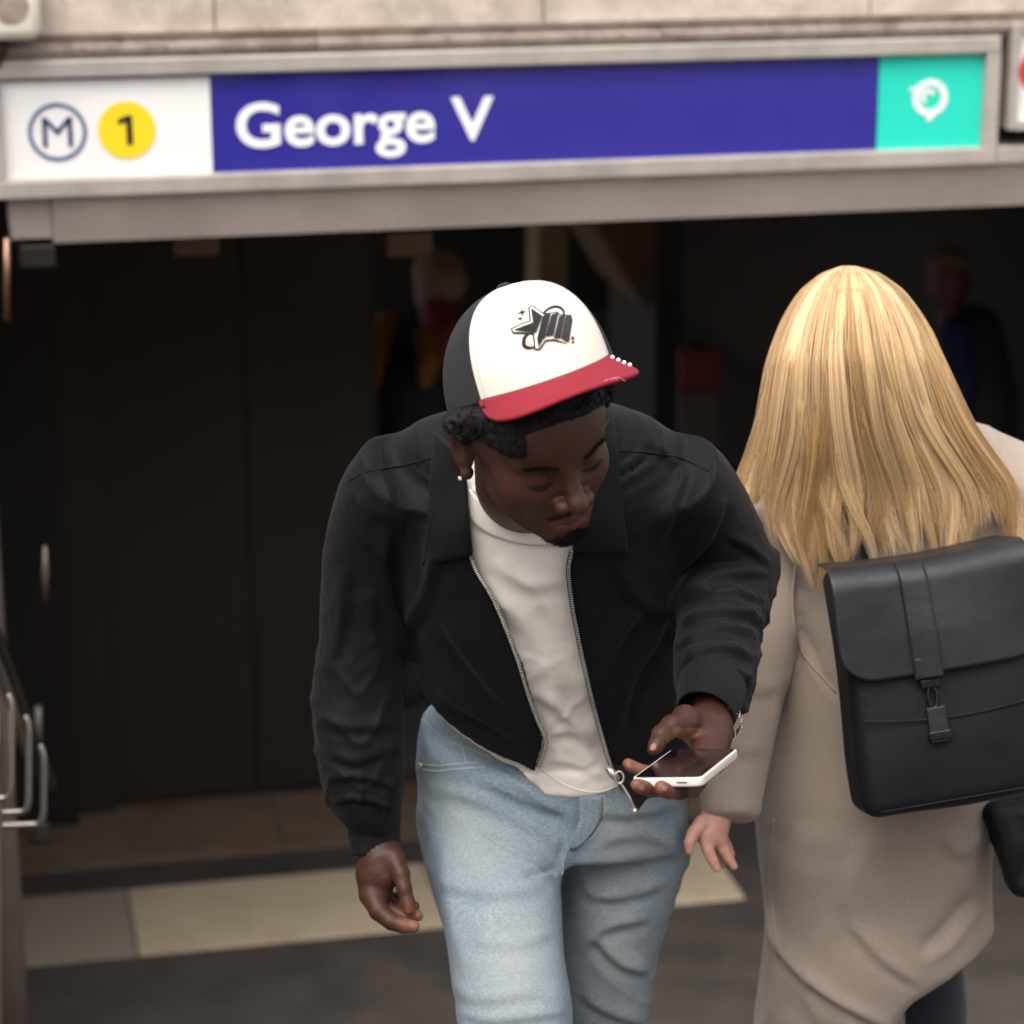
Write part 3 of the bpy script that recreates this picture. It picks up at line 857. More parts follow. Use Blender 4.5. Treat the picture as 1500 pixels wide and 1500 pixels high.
M_CAPM = mat('black cap mesh', (0.014, 0.013, 0.013), 0.7, bump=[(330, 0.9, 'z', 0.0015), (330, 0.5, 'x', 0.0012)])
M_CAPR = mat('faded red twill', (0.225, 0.016, 0.027), 0.85, spec=0.15, sheen=0.0, noise=[(25, 0.4, 0.7, (0.195, 0.0135, 0.022))], bump=[(1000, 0.3, 'noise', 0.0006)])
M_REDST = mat('red brim stitching', (0.22, 0.02, 0.03), 0.8)
M_EMB = mat('black embroidery', (0.013, 0.013, 0.015), 0.6, bump=[(900, 0.6, 'x', 0.0008)])
M_PEARL = mat('pearl bead', (0.75, 0.72, 0.72), 0.2)
M_SILVER = mat('polished silver', (0.78, 0.76, 0.72), 0.18, 1.0)
M_PHONE = mat('pale phone body', (0.62, 0.58, 0.52), 0.35, 0.1)
M_GLASS = mat('black phone glass', (0.006, 0.005, 0.006), 0.06, spec=0.5, coat=0.5)
M_SHOE = mat('white leather shoe', (0.6, 0.58, 0.55), 0.5)

def W(v): return to_world(v)

# ---- pose of the head (canonical axes: x = his left, y = face forward, z = up)
HR = np.array([[0.8858, 0.4615, -0.0488], [-0.3465, 0.5877, -0.7311], [0.3087, -0.6645, -0.6805]])
HS = 1.02
HO = HS * np.array([0.01936, -0.08493, 2.9144])
def head_to_view(c): return HO + HS * (np.asarray(c) @ HR.T)
def view_to_head(v): return ((np.asarray(v) - HO) / HS) @ HR

# ---- pose of the cap
CR = np.array([[0.9117, 0.2759, -0.3045], [-0.3345, 0.0681, -0.9399], [0.2386, -0.9588, -0.1544]])
CS = 1.012
CO = CS * np.array([0.02406, -0.15202, 2.91515])
def cap_to_view(c): return CO + CS * (np.asarray(c) @ CR.T)
def cap_q(v): return (((np.asarray(v) - CO) / CS) @ CR).astype(np.float32)
def cap_z(v): return cap_q(v)[..., 2]

# ---- torso and sleeves of the jacket
torso = Loft([(782, 640, 3.25, 120, .050), (786, 668, 3.28, 178, .080), (790, 715, 3.32, 215, .110), (793, 800, 3.39, 214, .128),
              (796, 890, 3.46, 203, .132), (802, 970, 3.53, 197, .130), (806, 1040, 3.58, 196, .132), (809, 1100, 3.625, 200, .136)], n=2.15, m=3)
hem_c = V(806, 1040, 3.58); hem_w = np.array([0.0, .72, .694]); hem_p = V(800, 1130, 3.485)
sleeve_r = Loft([(590, 690, 3.28, 68, 0), (556, 735, 3.33, 66, 0), (537, 800, 3.38, 60, 0), (529, 900, 3.43, 63, 0), (526, 1000, 3.45, 68, 0), (527, 1090, 3.46, 64, 0),
                 (530, 1150, 3.47, 60, 0), (541, 1196, 3.48, 46, 0), (547, 1216, 3.485, 35, 0)], n=2.0, m=3, tube=True)
sleeve_l = Loft([(990, 690, 3.28, 70, 0), (1020, 728, 3.33, 70, 0), (1052, 790, 3.39, 70, 0), (1062, 850, 3.40, 74, 0), (1053, 910, 3.34, 65, 0), (1048, 960, 3.28, 63, 0),
                 (1046, 1002, 3.23, 60, 0), (1042, 1022, 3.20, 48, 0), (1037, 1034, 3.18, 38, 0)], n=2.0, m=3, tube=True)
elbow_pt = V(1122, 826, 3.42)
def jacket_outer(p):
    d = torso(p)
    d = smin(d, sleeve_r(p), 0.03)
    sl = smin(sleeve_l(p), cap(p, V(1080, 835, 3.41), elbow_pt, 0.045, 0.016), 0.03)
    d = smin(d, sl, 0.03)
    # trapezius slope beside the neck
    d = smin(d, cap(p, V(640, 660, 3.30), V(760, 640, 3.26), 0.045, 0.05), 0.03)
    d = smin(d, cap(p, V(930, 655, 3.30), V(830, 640, 3.26), 0.045, 0.05), 0.03)
    return d
zip_r = [(690, 812), (700, 838), (722, 874), (743, 922), (760, 968), (776, 1020), (790, 1058), (801, 1084), (796, 1108), (786, 1132)]
zip_l = [(836, 808), (831, 834), (835, 878), (844, 928), (855, 980), (868, 1036), (882, 1086), (893, 1122), (903, 1142)]
open_poly = [(684, 668), (684, 700)] + zip_r + [(780, 1200), (930, 1230), (914, 1160)] + zip_l[::-1] + [(852, 760), (880, 680), (880, 600), (684, 600)]
hem_n = np.array([-.34, .66, .74]); hem_n /= np.linalg.norm(hem_n)
def jacket_f(p):
    arms = np.minimum(sleeve_r(p), smin(sleeve_l(p), cap(p, V(1080, 835, 3.41), elbow_pt, 0.045, 0.016), 0.03))
    d = jacket_outer(p)
    inner = torso(p, -0.009)
    d = np.maximum(d, -inner)
    hp_ = (p - hem_p.astype(np.float32)) @ hem_n.astype(np.float32)
    P = pix(p)
    x_ = np.clip((P[:, 0] - 868) / 60, 0, 1) * (p[:, 2] < 3.62); hp_ = hp_ - .045 * x_ * x_ * (3 - 2 * x_)
    d = np.maximum(d, hp_)
    cut = poly_sd(P.astype(np.float32), open_poly) * (3.3 / FPX)
    cut = np.maximum(cut, p[:, 2] - 3.44 - (p[:, 1] - 0.0) * 0.35)
    d = np.maximum(d, -cut)
    d = np.maximum(d, -cap(p, V(780, 660, 3.20), V(745, 560, 3.02), 0.085, 0.10))
    low = np.maximum(arms, -(hp_ + .10))
    return np.minimum(d, low)
jk_folds = [
    ([(980, 884), (1025, 866), (1080, 868), (1126, 884)], 8, 4), ([(992, 912), (1040, 894), (1090, 900), (1120, 916)], 8, 6),
    ([(985, 950), (1030, 925), (1070, 918), (1112, 934)], 7, 4), ([(998, 975), (1035, 950), (1075, 950), (1108, 968)], 8, 5), ([(1015, 995), (1050, 978), (1085, 985), (1104, 1010)], 7, 5),
    ([(985, 840), (1030, 790), (1060, 730)], 13, 5), ([(960, 800), (985, 740), (1000, 690)], 14, 4), ([(1060, 780), (1095, 800), (1128, 830)], 9, 4),
    ([(1000, 872), (1060, 845), (1125, 838)], 10, 5),
    ([(466, 1040), (510, 1062), (560, 1058), (592, 1040)], 14, 2.5), ([(470, 1090), (520, 1112), (585, 1086)], 12, 2.5), ([(478, 1140), (520, 1136), (580, 1150)], 8, 3),
    ([(487, 1176), (520, 1168), (575, 1182)], 7, 4), ([(520, 1190), (530, 1160), (525, 1130)], 7, 3), ([(560, 1195), (562, 1165), (572, 1140)], 7, 3),
    ([(600, 950), (570, 900), (560, 830), (575, 760)], 14, 6), ([(560, 1000), (545, 930), (540, 860)], 13, 4), ([(480, 980), (500, 900), (505, 830)], 14, 4),
    ([(588, 930), (622, 870), (640, 800)], 15, 5), ([(640, 1010), (690, 1040), (770, 1090)], 14, 4), ([(650, 900), (690, 960), (745, 1030)], 16, 4),
    ([(620, 760), (640, 830), (630, 900)], 16, 3), ([(900, 1080), (920, 1000), (960, 930), (985, 880)], 15, 5), ([(880, 980), (915, 920), (960, 880)], 14, 4),
    ([(905, 830), (930, 870), (985, 900)], 14, 4), ([(530, 670), (560, 700), (575, 740)], 12, 3), ([(520, 720), (545, 745), (600, 760)], 12, 3), ([(950, 640), (990, 680), (1010, 720)], 12, 3)]
jv, jq = sdf_mesh(jacket_f, (-.34, -.17, 2.95), (.42, .47, 3.80), 0.0038)
jv = relax(jv, jq, 5, 0.5)
def sleeve_mask(v):
    P = pix(v); m = np.clip((P[:, 0] - 985) / 30, 0, 1) * np.clip((P[:, 1] - 760) / 120, .25, 1)
    m = np.maximum(m, np.clip((600 - P[:, 0]) / 40, 0, 1) * np.clip((P[:, 1] - 760) / 380, .15, 1))
    return np.maximum(m, .22 * np.clip((P[:, 1] - 780) / 120, 0, 1)).astype(np.float32)
jw1, jw2, jw3 = wobble(3, (24, 55), (0.0028, 0.0010)), creases(12, 42, .0105, sleeve_mask, (.5, 1.2, 1)), creases(14, 105, .0030, sleeve_mask, (.7, 1, 1))
jk_folds = [(a, w * .85, h * 1.7) for a, w, h in jk_folds]
jv = folds(jv, jq, jk_folds, lambda v: jw1(v) + jw2(v) + jw3(v))
jv = relax(jv, jq, 1, 0.3)
J_BVH = bvh_of(jv, jq)

# ---- sweatshirt
sweat = Loft([(782, 640, 3.25, 105, .045), (786, 668, 3.28, 165, .072), (790, 715, 3.32, 202, .099), (793, 800, 3.39, 201, .117),
              (796, 890, 3.46, 191, .121), (802, 970, 3.53, 186, .120), (806, 1040, 3.58, 184, .117), (808, 1062, 3.60, 193, .126), (808, 1085, 3.615, 199, .132)], n=2.15, m=3)
def sweat_f(p):
    d = sweat(p)
    x = np.clip((p[:, 0] - V(740, 0, 3.49)[0]) / .11, 0, 1); x = x * x * (3 - 2 * x)
    return smax(d, (p - hem_p.astype(np.float32)) @ hem_n.astype(np.float32) - .020 - .040 * x, 0.006)
sw_folds = [([(700, 860), (760, 900), (800, 960), (815, 1040)], 20, 5), ([(760, 830), (800, 880), (835, 930)], 18, 4), ([(790, 1010), (830, 1040), (870, 1080)], 14, 6),
            ([(800, 1075), (840, 1070), (880, 1095)], 12, 5), ([(820, 1000), (850, 1050), (885, 1120)], 12, -5), ([(725, 820), (770, 850), (830, 850)], 16, 3), ([(800, 1110), (850, 1120), (890, 1140)], 9, 3)]
SWN = None
sv, sq = sdf_mesh(sweat_f, (-.32, -.17, 2.98), (.34, .47, 3.80), 0.0055)
sv = relax(sv, sq, 4, .5)
sw1, sw2 = wobble(5, (26, 60), (0.002, 0.0006)), creases(41, 34, .0065, lambda v: np.clip((pix(v)[:, 1] - 800) / 250, .1, 1).astype(np.float32), (1.3, .5, .5))
sv = folds(sv, sq, sw_folds, lambda v: sw1(v) + sw2(v))
S_BVH = bvh_of(sv, sq)

# ---- jeans
pelvis = Loft([(806, 1050, 3.585, 188, .112), (808, 1110, 3.62, 195, .120), (810, 1180, 3.64, 195, .122), (812, 1235, 3.65, 190, .115)], n=2.4, m=3)
leg_r = Loft([(716, 1190, 3.61, 100, 0), (722, 1260, 3.57, 97, 0), (733, 1340, 3.51, 92, 0), (745, 1420, 3.46, 88, 0), (754, 1500, 3.43, 86, 0), (760, 1580, 3.44, 84, 0),
              (763, 1700, 3.52, 76, 0), (765, 1850, 3.63, 72, 0), (766, 1990, 3.73, 70, 0)], n=2.1, m=3, tube=True)
leg_l = Loft([(905, 1190, 3.65, 96, 0), (910, 1260, 3.68, 92, 0), (897, 1330, 3.70, 83, 0), (888, 1400, 3.73, 77, 0), (884, 1500, 3.79, 68, 0), (886, 1600, 3.88, 60, 0),
              (888, 1720, 4.02, 56, 0), (886, 1850, 4.14, 58, 0), (886, 1930, 4.20, 60, 0)], n=2.1, m=3, tube=True)
def jeans_f(p):
    d = pelvis(p)
    d = smin(d, leg_r(p), 0.025)
    d = smin(d, smin(leg_l(p), cap(p, V(925, 1395, 3.73), V(948, 1420, 3.72), 0.03, 0.012), 0.02), 0.025)
    d = smin(d, cap(p, V(960, 1235, 3.63), V(985, 1250, 3.63), .03, .018), .03)
    # hollow at the top
    wtop = (p - V(806, 1052, 3.585).astype(np.float32)) @ hem_w.astype(np.float32)
    return np.maximum(d, -wtop)
jn_folds = [([(700, 1215), (745, 1238), (790, 1262), (818, 1284)], 7, -6), ([(768, 1286), (795, 1277), (822, 1273)], 5, -4), ([(625, 1150), (700, 1170), (790, 1215), (830, 1250)], 16, 5),
            ([(640, 1290), (710, 1306), (800, 1298)], 14, 4), ([(700, 1135), (760, 1165), (830, 1190)], 13, 5), ([(830, 1180), (838, 1220), (826, 1270)], 8, 5), ([(850, 1300), (900, 1310), (970, 1290)], 14, 4),
            ([(845, 1400), (880, 1360), (950, 1340)], 14, 5), ([(870, 1370), (910, 1410), (955, 1424)], 12, 6), ([(850, 1450), (890, 1480), (950, 1500)], 12, 5), ([(660, 1440), (700, 1460), (790, 1450)], 16, 3),
            ([(670, 1480), (720, 1492), (830, 1480)], 12, 4), ([(690, 1370), (750, 1380), (815, 1360)], 18, 3), ([(650, 1220), (660, 1330), (685, 1430)], 18, 3), ([(860, 1170), (900, 1190), (990, 1180)], 12, 4), ([(880, 1230), (930, 1222), (990, 1235)], 12, 3)]
nv, nq = sdf_mesh(jeans_f, (-.30, .24, 3.2), (.36, 1.42, 4.45), 0.0055)
nv = relax(nv, nq, 4, .5)
jn1, jn2 = wobble(9, (22, 48), (0.003, 0.0010)), creases(52, 36, .0042, lambda v: (.35 + .65 * np.exp(-((pix(v)[:, 1] - 1235) / 60) ** 2) + .5 * np.clip((pix(v)[:, 0] - 840) / 60, 0, 1)).astype(np.float32), (.6, 1.2, 1))
nv = folds(nv, nq, [(a, w * .9, h * 1.25) for a, w, h in jn_folds] + [([(700, 1216), (745, 1238), (790, 1262), (818, 1284)], 3.5, -5), ([(768, 1287), (795, 1278), (822, 1274)], 3.5, -5), ([(690, 1098), (740, 1130), (800, 1165), (836, 1190)], 4, -4), ([(720, 1120), (770, 1158), (832, 1196)], 5, 4)], lambda v: jn1(v) + jn2(v))
nv = relax(nv, nq, 1, 0.3)
N_BVH = bvh_of(nv, nq)

# ---- the body: head and neck, two hands, trunk and limbs under the clothes
def head_f(c):
    d = ell(c, (0, .002, .045), (.0755, .098, .088))
    d = smin(d, ell(c, (0, .042, -.014), (.0560, .057, .074)), .02)
    for s in (-1, 1):
        d = smin(d, cap(c, (s * .043, .020, -.046), (s * .012, .075, -.071), .016, .0145), .032)
        d = smin(d, ell(c, (s * .041, .062, -.006), (.019, .021, .022)), .032)
        d = smin(d, cap(c, (s * .012, .090, .036), (s * .046, .074, .040), .009, .008), .012)
    d = smin(d, ell(c, (0, .062, .070), (.060, .040, .036)), .02)
    d = smin(d, sph(c, (0, .081, -.0735), .0155), .016)
    for s in (-1, 1):
        d = smax(d, -ell(c, (s * .032, .108, .017), (.019, .020, .013)), .012)
        d = smin(d, sph(c, (s * .0315, .0785, .0165), .0150), .004)
        d = smin(d, cap(c, (s * .020, .0895, .0100), (s * .044, .082, .0105), .0030, .0026), .004)   # lower lid
    # nose
    d = smin(d, cap(c, (0, .090, .030), (0, .112, -.008), .0075, .0105), .010)
    d = smin(d, sph(c, (0, .1165, -.012), .0115), .006)
    for s in (-1, 1):
        d = smin(d, ell(c, (s * .0155, .104, -.0165), (.0085, .0115, .0085)), .005)
        d = smax(d, -ell(c, (s * .0085, .110, -.0255), (.0042, .006, .004)), .003)
    # mouth
    d = smin(d, ell(c, (0, .083, -.046), (.030, .018, .022)), .012)
    up = [((-.026, .083, -.0475), .0030), ((-.012, .0970, -.0435), .0044), ((-.004, .1002, -.0424), .0046), ((0, .1002, -.0434), .0044), ((.004, .1002, -.0424), .0046), ((.012, .0970, -.0435), .0044), ((.026, .083, -.0475), .0030)]
    lo = [((-.025, .083, -.0482), .0030), ((-.011, .0955, -.0545), .0056), ((0, .0982, -.0557), .0060), ((.011, .0955, -.0545), .0056), ((.025, .083, -.049), .0030)]
    d = smin(d, chain(c, up, .003), .003)
    d = smin(d, chain(c, lo, .003), .003)
    d = smax(d, -chain(c, [((-.025, .0885, -.0485), .0008), ((-.010, .1030, -.0492), .0014), ((0, .1065, -.0496), .0015), ((.010, .1030, -.0492), .0014), ((.025, .0885, -.0485), .0008)]), .002)
    # ears
    for s in (-1, 1):
        a = math.radians(24) * s
        R = np.array([[math.cos(a), -math.sin(a), 0], [math.sin(a), math.cos(a), 0], [0, 0, 1]])
        e = ell(c, (s * .0800, -.012, .010), (.0065, .019, .032), R)
        rim = [((s * (.080 + .004 * math.sin(t) * 0 + .0055), -.012 - .0185 * math.sin(t) * 1.0, .011 + .030 * math.cos(t)), .0038) for t in np.linspace(-.9, 2.9, 9)]
        e = smin(e, chain(c, rim, .002), .004)
        e = smin(e, sph(c, (s * .0785, -.004, -.022), .0078), .006)
        e = smax(e, -ell(c, (s * .0895, -.008, .010), (.0095, .011, .018)), .004)
        d = smin(d, e, .005)
    # neck
    qc = cap_q(head_to_view(c))
    k_ = np.clip((qc[:, 2] + .022) / .022, 0, 1)
    e_ = (np.sqrt((qc[:, 0] / .0835) ** 2 + (qc[:, 1] / .0975) ** 2 + 1e-6) - 1) * .085 - .03 * (1 - k_)
    d = smax(d, e_.astype(np.float32), .006)
    nb = view_to_head(V(772, 705, 3.23)[None])[0]
    d = smin(d, cap(c, (0, -.020, -.040), nb, .056, .064), .022)
    return d
hv, hq = sdf_mesh(head_f, (-.14, -.17, -.26), (.16, .15, .15), 0.0016, safe=1.9)
hn = normals(hv, hq)
lipm = np.exp(-(hv[:, 0] / .024) ** 4) * np.clip(1 - np.abs(hv[:, 2] + .0495) / .0135, 0, 1) * (hv[:, 1] > .084)
lipm = np.clip(lipm * 2.2, 0, 1) * 0.75
hv_view = head_to_view(hv).astype(np.float32)

HD = 3.06
def seg(pts): return [(V(x, y, D), r * D / FPX) for x, y, D, r in pts]
# hand that holds the telephone (his left)
ph_th = seg([(1036, 1058, 3.150, 25), (1004, 1057, 3.095, 19), (984, 1064, 3.075, 16.5), (969, 1076, 3.062, 14), (962, 1090, 3.050, 11.5), (957, 1098, 3.046, 9.0)])
ph_wr = seg([(1042, 1020, 3.205, 33), (1043, 1050, 3.165, 31), (1036, 1082, 3.125, 27)])
ph_palm = [seg([(1040, 1072, 3.130, 24), (1022, 1124, 3.060, 15), (1000, 1142, 3.010, 12)]), seg([(1052, 1072, 3.140, 20), (1046, 1118, 3.080, 15), (1018, 1146, 3.010, 12)])]
ph_fi = [seg([(1008, 1136, 3.040, 12), (972, 1140, 3.000, 10.5), (945, 1131, 2.985, 9.8), (924, 1122, 2.982, 8.8), (920, 1119, 2.980, 8.2)]),
         seg([(1004, 1147, 3.005, 12), (978, 1157, 2.955, 11.5), (954, 1157, 2.916, 11), (938, 1152, 2.898, 10.5), (933, 1150, 2.894, 9.5)]),
         seg([(1014, 1150, 3.005, 12.5), (996, 1160, 2.945, 12), (978, 1159, 2.904, 11.5), (969, 1154, 2.894, 10.8)]),
         seg([(1022, 1148, 3.020, 11.5), (1014, 1158, 2.970, 11), (1002, 1160, 2.930, 10)])]
def phone_hand_f(p):
    d = chain(p, ph_wr, .006)
    for c in ph_palm: d = smin(d, chain(p, c, .006), .014)
    d = smin(d, chain(p, ph_th, .004), .012)
    web = cap(p, V(1030, 1075, 3.14), V(998, 1075, 3.105), .014, .006)
    d = smin(d, web, .008)
    f = None
    for c in ph_fi:
        e = chain(p, c, .002); f = e if f is None else np.minimum(f, e)
    d = smin(d, f, .006)
    # thumb knuckle and nail bed
    d = smin(d, sph(p, V(1003, 1050, 3.100), .0145), .008)
    return d
pv, pq = sdf_mesh(phone_hand_f, (.10, .19, 2.85), (.31, .37, 3.28), 0.0014, safe=1.8)
# hand that hangs (his right)
rh_palm = [seg([(555, 1210, 3.487, 27), (556, 1245, 3.482, 29.5), (551, 1280, 3.474, 29), (550, 1306, 3.470, 25)]), seg([(556, 1262, 3.470, 25), (566, 1285, 3.462, 16)])]
rh_th = seg([(576, 1256, 3.460, 17), (587, 1280, 3.446, 13), (592, 1302, 3.438, 11), (597, 1322, 3.435, 10.6), (598, 1332, 3.434, 8.2)])
rh_fi = [seg([(545, 1312, 3.460, 17), (555, 1334, 3.448, 15), (573, 1350, 3.440, 12.5), (592, 1356, 3.436, 11.2), (606, 1357, 3.434, 9)]),
         seg([(546, 1308, 3.480, 17), (560, 1330, 3.474, 13.5), (590, 1342, 3.460, 11), (611, 1341, 3.454, 9)]),
         seg([(545, 1302, 3.500, 16), (562, 1322, 3.500, 12), (586, 1329, 3.486, 10.2), (606, 1328, 3.480, 8.8)]),
         seg([(543, 1294, 3.518, 14), (560, 1312, 3.520, 10.5), (580, 1316, 3.505, 9), (597, 1313, 3.500, 8)])]
def hang_hand_f(p):
    d = chain(p, rh_palm[0], .006)
    d = smin(d, chain(p, rh_palm[1], .006), .012)
    d = smin(d, chain(p, rh_th, .004), .010)
    f = None
    for c in rh_fi:
        e = chain(p, c, .002); f = e if f is None else np.minimum(f, e)
    return smin(d, f, .007)
rv, rq = sdf_mesh(hang_hand_f, (-.23, .40, 3.38), (-.10, .58, 3.57), 0.0015, safe=1.8)
def trunk_f(p):
    d = np.maximum(torso(p, -0.040), (p - hem_p.astype(np.float32)) @ hem_n.astype(np.float32) + .03)
    d = np.minimum(d, np.maximum(pelvis(p, -0.045), -((p - hem_p.astype(np.float32)) @ hem_n.astype(np.float32)) + .05))
    for L_ in (sleeve_r, sleeve_l):
        c = L_.c; d = np.minimum(d, chain(p, [(c[i], .036) for i in range(7, len(c) - 5, 3)] ))
    for L_ in (leg_r, leg_l):
        c = L_.c; d = np.minimum(d, chain(p, [(c[i], .045) for i in range(0, len(c), 4)]))
    return d
tv, tq = sdf_mesh(trunk_f, (-.30, -.14, 2.95), (.38, 1.5, 4.45), 0.014)
tv = tv.astype(np.float32)

def palm_mask(v, n, c, w, direction):
    return np.clip((n @ np.asarray(direction)) * 1.6 - 0.3, 0, 1)
pn, rn = normals(pv, pq), normals(rv, rq)
pP = pix(pv)
palm_p = np.clip((pn @ np.array([-.15, .75, -.65])) * 1.5 - 0.35, 0, 1) * ((pP[:, 1] > 1066) & (pP[:, 0] > 975) & (pP[:, 0] < 1032) & (pP[:, 1] < 1112))
palm_p = np.maximum(palm_p, 0.55 * np.clip((1 - np.abs(pP[:, 0] - 925) / 60), 0, 1) * (pP[:, 1] > 1108))
palm_p = np.maximum(palm_p, 0.55 * np.clip((1 - np.abs(pP[:, 0] - 968) / 26), 0, 1) * (pP[:, 1] > 1144))
rP = pix(rv)
palm_r = 0.7 * np.clip((rP[:, 0] - 578) / 28, 0, 1) * np.clip((rP[:, 1] - 1318) / 16, 0, 1)
def nailmask(v, n, c, r, facing=None):
    d = vlen(v - np.asarray(c)[None]); m = np.clip((r - d) / (r * .25), 0, 1)
    return m
nail_p = np.zeros(len(pv), np.float32)
def add_nail(P, n, px, py, rx, ry, ang):
    a = math.radians(ang); dx = P[:, 0] - px; dy = P[:, 1] - py
    u = (dx * math.cos(a) + dy * math.sin(a)) / rx; w = (-dx * math.sin(a) + dy * math.cos(a)) / ry
    return np.clip((1 - np.sqrt(u * u + w * w)) * 4, 0, 1) * (n[:, 2] < -0.1)
for a in ((957, 1094, 6.5, 4.8, 120), (921, 1122, 5.0, 3.8, 25), (939, 1154, 5.0, 4.0, 30), (974, 1155, 5.0, 4.0, 20)):
    nail_p = np.maximum(nail_p, add_nail(pP, pn, *a))
nail_r = np.maximum(add_nail(rP, rn, 598, 1327, 5, 4, 80) * .35, 0)

off = 0; VV, QQ = [], []
for v_, q_ in ((hv_view, hq), (pv, pq), (rv, rq), (tv, tq)):
    VV.append(v_); QQ.append(q_ + off); off += len(v_)
lens = [len(hv), len(pv), len(rv), len(tv)]
me = mesh_np('person', W(np.concatenate(VV)), quads=np.concatenate(QQ))
z = [np.zeros(n_, np.float32) for n_ in lens]
earp = np.zeros(len(hv), np.float32)
set_attr(me, 'lip', np.concatenate([lipm, z[1], z[2], z[3]]))
set_attr(me, 'palm', np.concatenate([earp, palm_p * (1 - nail_p), palm_r, z[3]]))
set_attr(me, 'nail', np.concatenate([z[0], nail_p, nail_r, z[3]]))
man = tag(link('person', me, M_SKIN), 'man in cream, red and black cap and open black jacket looking down at his phone', 'person')

def add_view(name, v, q, m, parent, smooth=True):
    return link(name, mesh_np(name, W(v), quads=q, smooth=smooth), m, parent)
jacket = add_view('jacket', jv, jq, M_JACKET, man)
sweater = add_view('sweatshirt', sv, sq, M_SWEAT, man)
fP = pix(nv)
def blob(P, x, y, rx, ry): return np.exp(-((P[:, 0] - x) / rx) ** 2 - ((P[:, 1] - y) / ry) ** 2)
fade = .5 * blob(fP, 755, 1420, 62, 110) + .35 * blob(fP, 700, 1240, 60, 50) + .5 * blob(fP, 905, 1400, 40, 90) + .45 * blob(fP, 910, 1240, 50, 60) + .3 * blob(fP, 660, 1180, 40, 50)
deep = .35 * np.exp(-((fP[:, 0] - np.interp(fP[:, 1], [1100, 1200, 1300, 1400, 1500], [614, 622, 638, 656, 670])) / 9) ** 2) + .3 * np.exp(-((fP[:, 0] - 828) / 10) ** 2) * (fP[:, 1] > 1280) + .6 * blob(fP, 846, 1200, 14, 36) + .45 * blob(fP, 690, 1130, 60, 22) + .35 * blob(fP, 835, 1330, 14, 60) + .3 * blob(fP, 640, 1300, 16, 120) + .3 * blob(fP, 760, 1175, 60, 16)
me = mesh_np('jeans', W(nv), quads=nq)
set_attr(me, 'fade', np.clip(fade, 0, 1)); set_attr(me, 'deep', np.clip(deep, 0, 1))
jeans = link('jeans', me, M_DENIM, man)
# shoes, below the frame
for nm_, c_, zt_ in (('shoe', leg_r.c[-1], 0), ('shoe', leg_l.c[-1], 0)):
    wp_ = to_world(c_)
    def shoe_f(p, w=wp_):
        q = p - np.array([w[0], w[1] - .07, w[2] - .035], np.float32)
        d = ell(q, (0, 0.0, 0), (.048, .14, .045)); d = smin(d, ell(q, (0, .06, .03), (.042, .06, .05)), .02)
        return np.maximum(d, -(q[:, 2] + .035))
    v_, q_ = sdf_mesh(shoe_f, wp_ - np.array([.09, .26, .13]), wp_ + np.array([.09, .14, .09]), 0.008)
    link('shoe', mesh_np('shoe', v_, quads=q_), M_SHOE, man)
# ---- jacket details: collar, zip, cuffs, seams
def patch(corners, nu, nv_, f, lift, curve=0.0):
    """quad patch given by pixel corners (A top outer, B top inner, C bottom inner, D bottom outer) laid over f"""
    A, B, C, D = [np.asarray(c, float) for c in corners]
    u = np.linspace(0, 1, nu)[:, None, None]; v = np.linspace(0, 1, nv_)[None, :, None]
    P = (A * (1 - u) + B * u) * (1 - v) + (D * (1 - u) + C * u) * v
    T = trace(f, P.reshape(-1, 2)).reshape(nu, nv_, 3)
    return T, lift
def thick_sheet(name, T, m, parent, thick, lift):
    nu, nv_ = T.shape[:2]
    for _ in range(6):
        T = T.copy()
        T[1:-1] = .25 * T[:-2] + .5 * T[1:-1] + .25 * T[2:]
        T[:, 1:-1] = .25 * T[:, :-2] + .5 * T[:, 1:-1] + .25 * T[:, 2:]
    du = np.gradient(T, axis=0); dv = np.gradient(T, axis=1)
    n = np.cross(du, dv); n /= np.linalg.norm(n, axis=2, keepdims=True) + 1e-9
    if n[..., 2].mean() > 0: n = -n
    lf = lift if np.ndim(lift) else np.full((nu, nv_), lift)
    top = T + n * (lf + thick)[..., None]; bot = T + n * (lf - 0.004)[..., None]
    v = np.concatenate([top.reshape(-1, 3), bot.reshape(-1, 3)])
    i = np.arange(nu * nv_).reshape(nu, nv_); N_ = nu * nv_
    q = np.stack([i[:-1, :-1], i[1:, :-1], i[1:, 1:], i[:-1, 1:]], -1).reshape(-1, 4)
    Q = [q, q[:, ::-1] + N_]
    for e in (i[:, 0], i[::-1, -1], i[0, ::-1], i[-1, :]):
        Q.append(np.stack([e[:-1], e[:-1] + N_, e[1:] + N_, e[1:]], -1))
    return link(name, mesh_np(name, W(v), quads=np.concatenate(Q)), m, parent)
f_out = lambda p: jacket_outer(p)
for cs, sgn in ((((640, 632), (684, 664), (694, 808), (622, 823)), 1), (((896, 610), (866, 640), (838, 803), (918, 804)), -1)):
    T, _ = patch(cs, 16, 26, f_out, .004)
    uu = np.linspace(0, 1, 16)[:, None]; vv = np.linspace(0, 1, 26)[None, :]
    lift = 0.004 + 0.012 * np.sin(uu * np.pi * 0.55) * (1 - 0.75 * vv) + 0.002 * np.sin(vv * 7 + uu * 3)
    thick_sheet('collar', T, M_JACKET, jacket, 0.003, lift)
def seam_tube(poly, r, off, name, m, parent, bvh, seg_=5, step=5):
    pts = drape_tube(bvh, poly, r, off, step)
    if len(pts) < 2: return None
    pts = np.array(pts)
    if len(pts) > 6:
        k = np.array([.25, .5, .25])
        for _ in range(2):
            pts[1:-1] = pts[:-2] * .25 + pts[1:-1] * .5 + pts[2:] * .25
    return Geo().tube(to_world(pts), r, seg_).build(name, m, parent)
